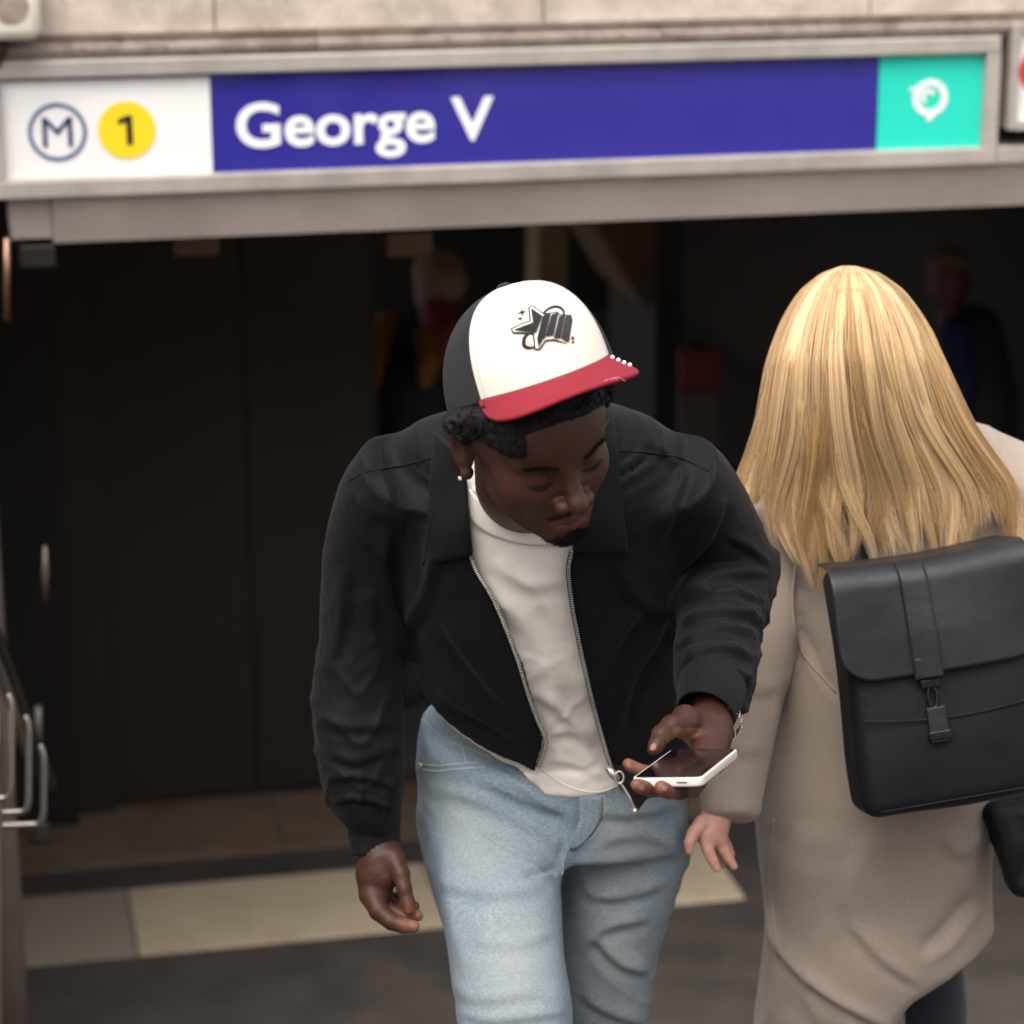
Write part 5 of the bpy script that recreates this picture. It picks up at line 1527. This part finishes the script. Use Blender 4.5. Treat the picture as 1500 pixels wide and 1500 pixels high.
M_BAG = mat('matt black bag cloth', (0.0042, 0.0042, 0.005), 0.6, spec=0.22, noise=[(5, 0.4, 0.7, (0.0052, 0.0052, 0.006))], bump=[(16, 0.3, 'noise', 0.01), (600, 0.1, 'noise', 0.0005)])
M_BUCKLE = mat('black buckle metal', (0.02, 0.02, 0.022), 0.3, 0.6)
M_NAVY = mat('navy trousers', (0.012, 0.014, 0.028), 0.8, sheen=0.1)
coat_l = Loft([(1268, 650, 3.66, 95, .055, -6), (1282, 690, 3.68, 180, .080, -9), (1296, 750, 3.70, 196, .100, -10), (1308, 860, 3.71, 176, .112, -6), (1312, 960, 3.72, 165, .115, -3), (1294, 1080, 3.74, 172, .120),
               (1284, 1190, 3.76, 171, .125), (1274, 1290, 3.80, 158, .120), (1270, 1380, 3.83, 152, .118), (1254, 1480, 3.88, 146, .118), (1238, 1600, 3.94, 140, .118)], n=2.25, m=3)
wsl = Loft([(1150, 760, 3.68, 62, 0), (1122, 830, 3.68, 66, 0), (1108, 900, 3.67, 64, 0), (1094, 990, 3.65, 61, 0), (1080, 1080, 3.62, 54, 0), (1072, 1150, 3.60, 47, 0), (1071, 1198, 3.59, 42, 0)], n=2.2, m=3, tube=True)
wsr = Loft([(1455, 720, 3.68, 66, 0), (1500, 780, 3.70, 66, 0), (1535, 880, 3.72, 62, 0), (1556, 990, 3.74, 58, 0), (1560, 1090, 3.72, 50, 0)], n=2.2, m=3, tube=True)
hem2 = [(1000, 400), (1700, 400), (1700, 1330), (1452, 1368), (1424, 1402), (1375, 1438), (1330, 1468), (1290, 1520), (1230, 1600), (1080, 1660), (1000, 1650)]
def coat_f(p):
    d = coat_l(p)
    d = smin(d, cap(p, V(1400, 1255, 3.80), V(1438, 1362, 3.80), .045, .014), .05)
    P = pix(p)
    d = np.maximum(d, poly_sd(P.astype(np.float32), hem2) * (3.8 / FPX))
    d = smin(d, wsl(p), .012)
    d = smin(d, cap(p, V(1330, 705, 3.69), V(1478, 712, 3.69), .07, .058), .05)
    return smin(d, wsr(p), .05)
ct_f = [([(1122, 1330), (1150, 1400), (1210, 1450), (1310, 1510)], 9, 7), ([(1245, 1350), (1290, 1400), (1350, 1442)], 9, 5), ([(1345, 1395), (1385, 1365), (1425, 1310)], 12, -9),
        ([(1170, 840), (1168, 890), (1176, 950)], 8, -5), ([(1180, 930), (1205, 990), (1230, 1020)], 7, -4), ([(1150, 1000), (1140, 1090), (1122, 1200)], 9, -4), ([(1380, 1220), (1410, 1250), (1440, 1215)], 12, 4),
        ([(1060, 980), (1100, 1010), (1140, 1000)], 13, 3), ([(1055, 1080), (1090, 1100), (1115, 1090)], 12, 3), ([(1300, 1200), (1250, 1290), (1240, 1350)], 22, 3), ([(1180, 1200), (1160, 1300), (1150, 1380)], 20, 3)]
v_, q_ = sdf_mesh(coat_f, (.24, -.14, 3.45), (.90, 1.02, 4.16), 0.0075)
v_ = relax(v_, q_, 4, .5)
cw1, cw2 = wobble(31, (16, 40), (0.004, 0.0012)), creases(61, 17, .010, lambda v: np.clip((pix(v)[:, 1] - 1150) / 150, .12, 1).astype(np.float32), (1.2, .6, .6), 2)
v_ = folds(v_, q_, [(a, w_, h * 1.5) for a, w_, h in ct_f], lambda v: cw1(v) + cw2(v))
v_ = relax(v_, q_, 1, .4)
K_BVH = bvh_of(v_, q_)
wh = [seg([(1056, 1180, 3.595, 23), (1046, 1202, 3.59, 20), (1036, 1222, 3.58, 16.5)]), seg([(1050, 1200, 3.59, 18), (1051, 1226, 3.585, 14.5)])]
wfi = [seg([(1033, 1224, 3.575, 11), (1037, 1244, 3.57, 9), (1044, 1261, 3.57, 7.8), (1050, 1272, 3.57, 6.3)]), seg([(1052, 1228, 3.585, 10.5), (1060, 1245, 3.585, 8.6), (1068, 1258, 3.585, 7.2), (1075, 1269, 3.585, 5.8)]),
       seg([(1043, 1228, 3.60, 10), (1050, 1250, 3.605, 8.4), (1057, 1266, 3.605, 6.5)]), seg([(1028, 1206, 3.575, 12), (1016, 1220, 3.565, 9.5), (1010, 1234, 3.56, 8.2), (1010, 1246, 3.56, 6.4)]), seg([(1056, 1224, 3.60, 10), (1065, 1240, 3.61, 7.4), (1071, 1251, 3.61, 6)])]
def whand_f(p):
    d = smin(chain(p, wh[0], .006), chain(p, wh[1], .006), .012); f = None
    for c in wfi:
        e = chain(p, c, .002); f = e if f is None else np.minimum(f, e)
    return smin(d, f, .006)
hv_, hq_ = sdf_mesh(whand_f, (.22, .38, 3.5), (.36, .54, 3.68), .002, safe=1.8)
wr2 = [seg([(1560, 1085, 3.72, 26), (1560, 1120, 3.715, 25), (1556, 1150, 3.71, 20)])] + [seg([(1548 + 6 * k, 1148, 3.70 + .012 * k, 11), (1540 + 6 * k, 1168, 3.69 + .012 * k, 9.5), (1552 + 6 * k, 1178, 3.685 + .012 * k, 8.5)]) for k in range(4)] + [seg([(1570, 1130, 3.70, 12), (1582, 1152, 3.69, 10), (1574, 1168, 3.685, 8)])]
def whand2_f(p):
    d = None
    for c in wr2:
        e = chain(p, c, .003); d = e if d is None else smin(d, e, .005)
    return d
h2, q2 = sdf_mesh(whand2_f, (.72, .30, 3.6), (.90, .48, 3.85), .003, safe=1.8)
HC = V(1250, 514, 3.605)
w_leg = [Loft([(1340, 1300, 3.86, 60, 0), (1362, 1420, 3.92, 48, 0), (1372, 1500, 3.98, 44, 0), (1376, 1700, 4.14, 38, 0), (1374, 1850, 4.26, 36, 0)], n=2, m=3, tube=True),
         Loft([(1215, 1300, 3.82, 60, 0), (1205, 1500, 3.84, 48, 0), (1195, 1700, 3.90, 40, 0), (1190, 1900, 3.98, 36, 0), (1190, 1985, 4.02, 36, 0)], n=2, m=3, tube=True)]
def wbody_f(p):
    d = ell(p, HC, (.072, .106, .094)); d = smin(d, cap(p, HC + [0, .06, .02], V(1275, 690, 3.68), .05, .055), .03)
    d = smin(d, np.maximum(coat_l(p, -.03), poly_sd(pix(p).astype(np.float32), hem2) * .001 + .06), .03)
    for L_ in (wsl, wsr): d = np.minimum(d, chain(p, [(L_.c[i], .034) for i in range(3, len(L_.c) - 5, 3)]))
    for L_ in w_leg: d = np.minimum(d, chain(p, [(c, .03) for c in L_.c[::2]]))
    return d
b3, q3 = sdf_mesh(wbody_f, (.24, -.36, 3.42), (.90, 1.6, 4.4), .013)
vv = np.concatenate([hv_, h2, b3]); qq = np.concatenate([hq_, q2 + len(hv_), q3 + len(hv_) + len(h2)])
woman = tag(link('person', mesh_np('person', W(vv), quads=qq), M_FSKIN), 'woman with long blond hair in a beige coat, seen from behind', 'person')
coat = link('coat', mesh_np('coat', W(v_), quads=q_), M_COAT, woman)
def trou_f(p): return smin(w_leg[0](p), w_leg[1](p), .02)
tv_, tq_ = sdf_mesh(trou_f, (.36, .50, 3.7), (.76, 1.5, 4.4), .009)
link('trousers', mesh_np('trousers', W(folds(tv_, tq_, [], wobble(8, (30,), (.003,)))), quads=tq_), M_NAVY, woman)
for L_ in w_leg:
    wp_ = to_world(L_.c[-1])
    def shoe2_f(p, w=wp_):
        q = p - np.array([w[0], w[1] + .06, w[2] - .03], np.float32)
        d = ell(q, (0, 0, 0), (.042, .125, .04)); d = smin(d, ell(q, (0, -.05, .03), (.038, .05, .05)), .02)
        return np.maximum(d, -(q[:, 2] + .03))
    sv_, sq_ = sdf_mesh(shoe2_f, wp_ - np.array([.08, .13, .12]), wp_ + np.array([.08, .25, .09]), .008)
    link('shoe', mesh_np('shoe', sv_, quads=sq_), M_RUBBER, woman)
def kseam(poly, r, name, off=.0003, m=None):
    pts = drape_tube(K_BVH, poly, r, off, 8)
    if len(pts) > 2: Geo().tube(to_world(np.array(pts)), r, 6).build(name, m or M_COAT, coat)
kseam([(1165, 830), (1160, 880), (1172, 950), (1225, 1015)], .002, 'back_seam')
kseam([(1134, 1200), (1128, 1290), (1140, 1400)], .0018, 'side_seam')
# strap of the backpack over the shoulder
sp = drape_tube(K_BVH, [(1226, 715), (1232, 755), (1248, 800), (1268, 850)], .01, .006, 8)
M_STRAPW = M_RUBBER
if len(sp) > 2:
    sp = np.array(sp); n_ = len(sp)
    T = np.stack([sp + np.array([-.016, 0, 0]), sp + np.array([0, 0, -.002]), sp + np.array([.016, 0, 0])], 1)
    SP_T = T

# ---- blond hair
ys = np.array([388, 400, 425, 470, 520, 570, 620, 670, 710, 750, 790, 830, 870.])
Lx = np.array([1236, 1206, 1176, 1151, 1135, 1127, 1120, 1106, 1092, 1086, 1096, 1110, 1120.])
Rx = np.array([1250, 1286, 1320, 1350, 1372, 1394, 1416, 1450, 1480, 1494, 1498, 1490, 1480.])
Dc = np.array([3.585, 3.545, 3.512, 3.495, 3.490, 3.498, 3.515, 3.535, 3.552, 3.560, 3.566, 3.570, 3.575])
De = np.array([.010, .055, .085, .10, .10, .095, .085, .075, .065, .055, .05, .05, .05])
_yd = np.linspace(ys[0], ys[-1], 300)
def _smooth(a):
    z = np.interp(_yd, ys, a)
    k = np.hanning(41); k /= k.sum()
    return np.convolve(np.pad(z, 20, mode='edge'), k, 'valid')
_h = np.clip((_yd - 400) / 40, 0, 1)
Lx, Rx, Dc, De = [np.interp(_yd, ys, a) * (1 - _h) + _smooth(a) * _h for a in (Lx, Rx, Dc, De)]; ys = _yd
def hair_pt(u, y, lift):
    l, r = np.interp(y, ys, Lx), np.interp(y, ys, Rx)
    c, e = np.interp(y, ys, Dc), np.interp(y, ys, De)
    x = (l + r) / 2 + u * (r - l) / 2
    D = c + e * (1 - np.sqrt(np.clip(1 - u * u * .96, 0, 1))) - lift
    return np.stack([(x - 750) / FPX * D, (y - 750) / FPX * D, D], -1)
U_, Y_ = np.meshgrid(np.linspace(-.97, .97, 70), np.linspace(389, 700, 50), indexing='ij')
yend = 610 + 40 * np.sin(U_ * 9) - 70 * U_ ** 2
Y_ = 389 + (Y_ - 389) * (yend - 389) / 311
B1 = hair_pt(U_, Y_, 0.004 * np.sin(U_ * 37) + .003 * np.sin(U_ * 83 + 1)) ; B2 = hair_pt(U_ * .93, Y_, -.02)
i = np.arange(70 * 50).reshape(70, 50); N_ = 3500
q = np.stack([i[:-1, :-1], i[1:, :-1], i[1:, 1:], i[:-1, 1:]], -1).reshape(-1, 4); Q = [q, q[:, ::-1] + N_]
for e in (i[:, 0], i[::-1, -1], i[0, ::-1], i[-1, :]):
    Q.append(np.stack([e[:-1], e[:-1] + N_, e[1:] + N_, e[1:]], -1))
me = mesh_np('hair', W(np.concatenate([B1.reshape(-1, 3), B2.reshape(-1, 3)])), quads=np.concatenate(Q))
sh = np.tile((.25 + .2 * np.sin(U_ * 41) + .15 * np.sin(U_ * 97)).reshape(-1), 2)
set_attr(me, 'shade', np.clip(sh, 0, 1))
whair = link('hair', me, M_BLOND, woman)
NL, NS, K = 66, 84, 26
uc = np.linspace(-1, 1, NL) + RNG.normal(0, .012, NL)
yend_c = np.interp(uc, [-1, -.9, -.75, -.55, -.4, -.2, 0, .2, .4, .6, .8, 1], [745, 765, 815, 842, 830, 812, 806, 808, 812, 802, 795, 770]) + RNG.normal(-12, 36, NL)
shade_c = np.clip(RNG.normal(.48, .24, NL), .02, 1)
ph1, ph2, ph3, am = RNG.uniform(0, 6.28, NL), RNG.uniform(0, 6.28, NL), RNG.uniform(0, 6.28, NL), RNG.uniform(.6, 1.3, NL)
hook = RNG.normal(0, 1, NL); lift_c = RNG.uniform(.001, .016, NL)
t = np.linspace(0, 1, K)[None]
lines, rad, shade = [], [], []
for s in range(NS):
    short = np.where(RNG.uniform(0, 1, NL) < .35, RNG.uniform(30, 190, NL), np.abs(RNG.normal(0, 22, NL)))
    ye = yend_c - short
    y = 390 + RNG.uniform(0, 12, NL)[:, None] + (ye[:, None] - 395) * t
    yy = (y - 390) / 430
    spread = np.interp(yy, [0, .35, .6, .8, 1, 1.2], [.030, .050, .046, .034, .020, .014])
    du = RNG.normal(0, 1, NL)[:, None] * spread
    wav = am[:, None] * (.055 * np.sin(yy * 6.0 + ph1[:, None]) * yy + .062 * np.sin(yy * 9.5 + ph2[:, None]) * yy ** 2) + .07 * hook[:, None] * np.clip(yy - .72, 0, 1) ** 1.5 * 2.2 + .05 * np.sign(uc)[:, None] * np.abs(uc)[:, None] * np.clip(yy - .6, 0, 1)
    u = np.clip(uc[:, None] + du + wav, -1.10, 1.08)
    lf = lift_c[:, None] * np.clip(yy * 3, .2, 1) * (1 + .5 * np.sin(yy * 5 + ph3[:, None])) + RNG.uniform(0, .004, NL)[:, None]
    lines.append(hair_pt(u, y, lf)); rad.append(RNG.uniform(.00045, .00105, NL)[:, None] * np.clip(1.15 - 1.05 * t ** 2.5, .10, 1) * np.clip(.5 + 5 * t, 0, 1))
    shade.append(np.clip(shade_c + RNG.normal(0, .16, NL), 0, 1))
lines, rad, shade = np.concatenate(lines), np.concatenate(rad), np.concatenate(shade)
o = link('hair_strands', tubes_mesh('hair_strands', W(lines), rad, 3, .7, shade, nrm=-FW), M_BLOND, whair); o['kind'] = 'stuff'
t = np.linspace(0, 1, K)
# loose fine hairs round the outline
n = 260
u0 = RNG.choice([-1, 1], n) * RNG.uniform(.9, 1.0, n)
y = 400 + RNG.uniform(0, 120, n)[:, None] + RNG.uniform(180, 380, n)[:, None] * t[None]
u = u0[:, None] * (1 + RNG.uniform(.0, .10, n)[:, None] * np.sin(t[None] * RNG.uniform(2, 4, n)[:, None]) ** 2)
lns = hair_pt(np.clip(u, -.999, .999), y, 0.0)
lns[..., 0] += (u - np.clip(u, -.999, .999)) * .12
o = link('loose_hairs', tubes_mesh('loose_hairs', W(lns), np.full((n, K), .00035), 3, 1, np.full(n, .5)), M_BLOND, whair); o['kind'] = 'stuff'

# ------------------------------------------------------------------ backpack
bc = V(1370, 994, 3.49)
b1 = np.array([math.cos(math.radians(9.0)), -math.sin(math.radians(9.0)), .10]); b1 /= np.linalg.norm(b1)
b2 = np.array([.108, .98, .04]); b2 -= b1 * (b2 @ b1); b2 /= np.linalg.norm(b2)
b3_ = np.cross(b1, b2)                       # away from the camera
BW, BH, BD = .262, .338, .105
def bp(x, y, z_): return to_world(bc + b1 * x + b2 * y + b3_ * z_)
def grid_obj(name, T, m, parent, thick):
    nu, nv_ = T.shape[:2]
    du = np.gradient(T, axis=0); dv = np.gradient(T, axis=1); nn = np.cross(du, dv); nn /= np.linalg.norm(nn, axis=2, keepdims=True) + 1e-12
    Tb = T + nn * thick
    v = np.concatenate([T.reshape(-1, 3), Tb.reshape(-1, 3)]); i = np.arange(nu * nv_).reshape(nu, nv_); N_ = nu * nv_
    q = np.stack([i[:-1, :-1], i[1:, :-1], i[1:, 1:], i[:-1, 1:]], -1).reshape(-1, 4); Q = [q[:, ::-1], q + N_]
    for e in (i[:, 0], i[::-1, -1], i[0, ::-1], i[-1, :]):
        Q.append(np.stack([e[1:], e[1:] + N_, e[:-1] + N_, e[:-1]], -1))
    o = link(name, mesh_np(name, v, quads=np.concatenate(Q)), m, parent)
    bm = bmesh.new(); bm.from_mesh(o.data); bmesh.ops.recalc_face_normals(bm, faces=bm.faces[:]); bm.to_mesh(o.data); bm.free()
    return o
backpack = tag(empty('backpack', bp(0, BH / 2, 0)), 'matt black flap backpack with a central buckle strap on the back of the blond woman', 'backpack')
def pack_f(w_):
    q = w_
    x, y, z_ = q[:, 0], q[:, 1], q[:, 2]
    tap = 1 - .02 * np.clip(-y / (BH / 2), 0, 1)
    r = .022
    e = np.stack([np.abs(x) / tap - BW / 2 + r, np.abs(y) - BH / 2 + r, np.abs(z_) - BD / 2 + r], 1)
    d = vlen(np.maximum(e, 0)) + np.minimum(e.max(1), 0) - r
    d -= .008 * np.cos(np.clip(x / BW, -.5, .5) * np.pi) * np.cos(np.clip(y / BH, -.5, .5) * np.pi)
    return d.astype(np.float32)
pk_v, pk_q = sdf_mesh(pack_f, (-.16, -.21, -.09), (.16, .21, .09), .005)
pk_v = pk_v.astype(float); pk_v += (normals(pk_v, pk_q) * (wobble(4, (18, 45), (.003, .001))(pk_v.astype(np.float32)))[:, None])
link('bag_body', mesh_np('bag_body', bp(pk_v[:, 0:1], pk_v[:, 1:2], pk_v[:, 2:3]), quads=pk_q), M_BAG, backpack)
# flap: from the back edge, over the top, down the front
def flap_pt(a, s_, lift=.003):
    """a across -1..1, s_ metres from the back of the top edge"""
    front = BD / 2 + .009
    top = -BH / 2 - .006
    L1 = BD + .004
    R_ = .034
    s1 = L1 - R_; arc = R_ * np.pi / 2
    z_ = np.where(s_ < s1, front - .002 - (s_ / s1) * (2 * front - R_ - .002), np.where(s_ < s1 + arc, -front + R_ - R_ * np.sin(np.clip((s_ - s1) / R_, 0, np.pi / 2)), -front))
    y_ = np.where(s_ < s1, top, np.where(s_ < s1 + arc, top + R_ - R_ * np.cos(np.clip((s_ - s1) / R_, 0, np.pi / 2)), top + R_ + (s_ - s1 - arc)))
    bul = .007 * np.cos(a * np.pi / 2) * np.clip((y_ - top) / .1, 0, 1)
    sag = .006 * np.cos(a * np.pi / 2) * np.clip(1 - (y_ - top) / .05, 0, 1)
    x_ = a * (BW / 2 - .006 + .011 * np.clip(s_ / BD, 0, 1)) * (1 + .03 * np.clip((y_ + BH / 2) / .1, 0, 1))
    return x_, y_ + sag, z_ - bul - lift - .003 * np.sin(a * 5 + 1) * np.clip((y_ - top) / .1, 0, 1)
A_, S_ = np.meshgrid(np.linspace(-1, 1, 60), np.linspace(0, 1, 60), indexing='ij')
cr = .045; xa = (1 - np.abs(A_)) * BW / 2
Lf = BD - .01 + .030 + .126
Lend = Lf - np.where(xa < cr, cr - np.sqrt(np.clip(cr ** 2 - (cr - xa) ** 2, 0, 1)), 0)
fx_, fy_, fz_ = flap_pt(A_, S_ * Lend)
grid_obj('flap', bp(fx_[..., None], fy_[..., None], fz_[..., None]), M_RUBBER, backpack, .0032)
A2, S2 = np.meshgrid(np.linspace(-1, 1, 9), np.linspace(.07, Lf + .006, 60), indexing='ij')
sx, sy, sz = flap_pt(A2 * .135 - .205 + S2 * .05, S2, .009)
grid_obj('strap', bp(sx[..., None], sy[..., None], sz[..., None]), M_RUBBER, backpack, .0028)
def bbox(name, x0, x1, y0, y1, z0, z1, m, bev=.002, parent=None):
    gg = Geo(); gg.box(x0, x1, y0, y1, z0, z1, bev)
    for v in gg.bm.verts: v.co = Vector(bp(*v.co))
    bmesh.ops.recalc_face_normals(gg.bm, faces=gg.bm.faces[:])
    return gg.build(name, m, parent or backpack)
xm = -.0235; yb_ = sy[0, -1]; zf = -BD / 2 - .012
bbox('strap_end', xm - .020, xm + .016, yb_ - .028, yb_ - .003, zf - .012, zf - .003, M_RUBBER)
bbox('buckle', xm - .015, xm + .011, yb_ + .001, yb_ + .014, zf - .008, zf, M_BUCKLE, .003)
hk = [bp(xm + .006 * math.cos(a) - .001, yb_ + .027 + .015 * math.sin(a), zf - .003) for a in np.linspace(0, 2 * math.pi, 18, endpoint=False)]
Geo().tube(hk, .0026, 8, closed=True).build('hook', M_BUCKLE, backpack)
bbox('lower_tab', xm - .012, xm + .014, yb_ + .040, yb_ + .088, zf - .006, zf + .002, M_RUBBER)
bbox('tab_loop', xm - .014, xm + .016, yb_ + .072, yb_ + .084, zf - .009, zf + .001, M_BUCKLE)
ptl = [bp(x, .045 - .012 * (x / .13) ** 2 + .02 * x, -BD / 2 - .0075 - .006 * math.cos(x / BW * math.pi)) for x in np.linspace(-BW / 2 + .012, BW / 2 - .012, 30)]
Geo().tube(ptl, .0013, 6).build('pocket_seam', M_BAG, backpack)
ptl = [bp(x, BH / 2 - .012, -BD / 2 - .003) for x in np.linspace(-BW / 2 + .015, BW / 2 - .015, 20)]
Geo().tube(ptl, .0012, 6).build('base_seam', M_BAG, backpack)
for k, (px0, px1) in enumerate((((1226, 715), (1268, 850)),)):
    if len(sp) > 2:
        grid_obj('shoulder_strap', to_world(SP_T), M_RUBBER, backpack, .004)
for s in (-1, 1):
    st = [bp(s * .08, BH / 2 - .05, BD / 2 - .005), bp(s * .085, BH / 2 - .09, BD / 2 + .02), bp(s * .08, BH / 2 - .16, BD / 2 + .06)]
    Geo().tube(st, .008, 8).build('lower_strap', M_RUBBER, backpack)

# black handbag in her right hand
def hbag_f(p):
    c = V(1512, 1238, 3.70)
    q = p - c.astype(np.float32)
    a = math.radians(-8); x = q[:, 0] * math.cos(a) + q[:, 1] * math.sin(a); y = -q[:, 0] * math.sin(a) + q[:, 1] * math.cos(a)
    w_ = .058 + .012 * np.clip(-y / .07, -1, 1)
    e = np.stack([np.abs(x) - w_ + .02, np.abs(y) - .070 + .02, np.abs(q[:, 2]) - .045 + .02], 1)
    d = vlen(np.maximum(e, 0)) + np.minimum(e.max(1), 0) - .02
    return (d - .006 * np.cos(x * 40) * np.cos(y * 30)).astype(np.float32)
hb_v, hb_q = sdf_mesh(hbag_f, (.62, .38, 3.60), (.88, .60, 3.80), .005)
hb_v = folds(hb_v, hb_q, [([(1452, 1190), (1470, 1240), (1480, 1300)], 8, 4), ([(1480, 1180), (1500, 1240), (1495, 1300)], 9, -4)], wobble(2, (40, 90), (.003, .001)))
hbag = tag(link('handbag', mesh_np('handbag', W(hb_v), quads=hb_q), M_BAG), 'black soft handbag below the backpack at the right edge', 'handbag')
hl = [V(1490, 1175, 3.70), V(1520, 1160, 3.695), V(1556, 1166, 3.695), V(1580, 1190, 3.70)]
Geo().tube(to_world(catmull(np.array(hl), 5)), .006, 8).build('handle', M_RUBBER, hbag)

# ------------------------------------------------------------------ people inside the station
def far_person(label, parts, mats_):
    """parts: name -> (list of chains of (px, py, D, r)); body first"""
    root = None
    for (nm, chains, m) in parts:
        ch = [seg(c) for c in chains]
        pts = np.array([p for c in ch for p, r in c]); rm = max(r for c in ch for p, r in c)
        def f(p, ch=ch):
            d = None
            for c in ch:
                e = chain(p, c, .02) if len(c) > 1 else sph(p, *c[0]); d = e if d is None else smin(d, e, .025)
            return d
        a, b = sdf_mesh(f, pts.min(0) - rm - .05, pts.max(0) + rm + .05, .013)
        o = link(nm, mesh_np(nm, W(a), quads=b), m, root)
        if root is None:
            root = tag(o, label, 'person')
    return root
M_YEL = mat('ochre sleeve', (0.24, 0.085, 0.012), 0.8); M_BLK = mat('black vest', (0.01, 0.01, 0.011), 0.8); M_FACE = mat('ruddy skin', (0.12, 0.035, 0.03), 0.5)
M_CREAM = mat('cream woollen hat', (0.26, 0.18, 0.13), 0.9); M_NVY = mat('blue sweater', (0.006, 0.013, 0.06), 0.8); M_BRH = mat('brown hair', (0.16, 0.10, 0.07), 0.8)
D1 = 8.0
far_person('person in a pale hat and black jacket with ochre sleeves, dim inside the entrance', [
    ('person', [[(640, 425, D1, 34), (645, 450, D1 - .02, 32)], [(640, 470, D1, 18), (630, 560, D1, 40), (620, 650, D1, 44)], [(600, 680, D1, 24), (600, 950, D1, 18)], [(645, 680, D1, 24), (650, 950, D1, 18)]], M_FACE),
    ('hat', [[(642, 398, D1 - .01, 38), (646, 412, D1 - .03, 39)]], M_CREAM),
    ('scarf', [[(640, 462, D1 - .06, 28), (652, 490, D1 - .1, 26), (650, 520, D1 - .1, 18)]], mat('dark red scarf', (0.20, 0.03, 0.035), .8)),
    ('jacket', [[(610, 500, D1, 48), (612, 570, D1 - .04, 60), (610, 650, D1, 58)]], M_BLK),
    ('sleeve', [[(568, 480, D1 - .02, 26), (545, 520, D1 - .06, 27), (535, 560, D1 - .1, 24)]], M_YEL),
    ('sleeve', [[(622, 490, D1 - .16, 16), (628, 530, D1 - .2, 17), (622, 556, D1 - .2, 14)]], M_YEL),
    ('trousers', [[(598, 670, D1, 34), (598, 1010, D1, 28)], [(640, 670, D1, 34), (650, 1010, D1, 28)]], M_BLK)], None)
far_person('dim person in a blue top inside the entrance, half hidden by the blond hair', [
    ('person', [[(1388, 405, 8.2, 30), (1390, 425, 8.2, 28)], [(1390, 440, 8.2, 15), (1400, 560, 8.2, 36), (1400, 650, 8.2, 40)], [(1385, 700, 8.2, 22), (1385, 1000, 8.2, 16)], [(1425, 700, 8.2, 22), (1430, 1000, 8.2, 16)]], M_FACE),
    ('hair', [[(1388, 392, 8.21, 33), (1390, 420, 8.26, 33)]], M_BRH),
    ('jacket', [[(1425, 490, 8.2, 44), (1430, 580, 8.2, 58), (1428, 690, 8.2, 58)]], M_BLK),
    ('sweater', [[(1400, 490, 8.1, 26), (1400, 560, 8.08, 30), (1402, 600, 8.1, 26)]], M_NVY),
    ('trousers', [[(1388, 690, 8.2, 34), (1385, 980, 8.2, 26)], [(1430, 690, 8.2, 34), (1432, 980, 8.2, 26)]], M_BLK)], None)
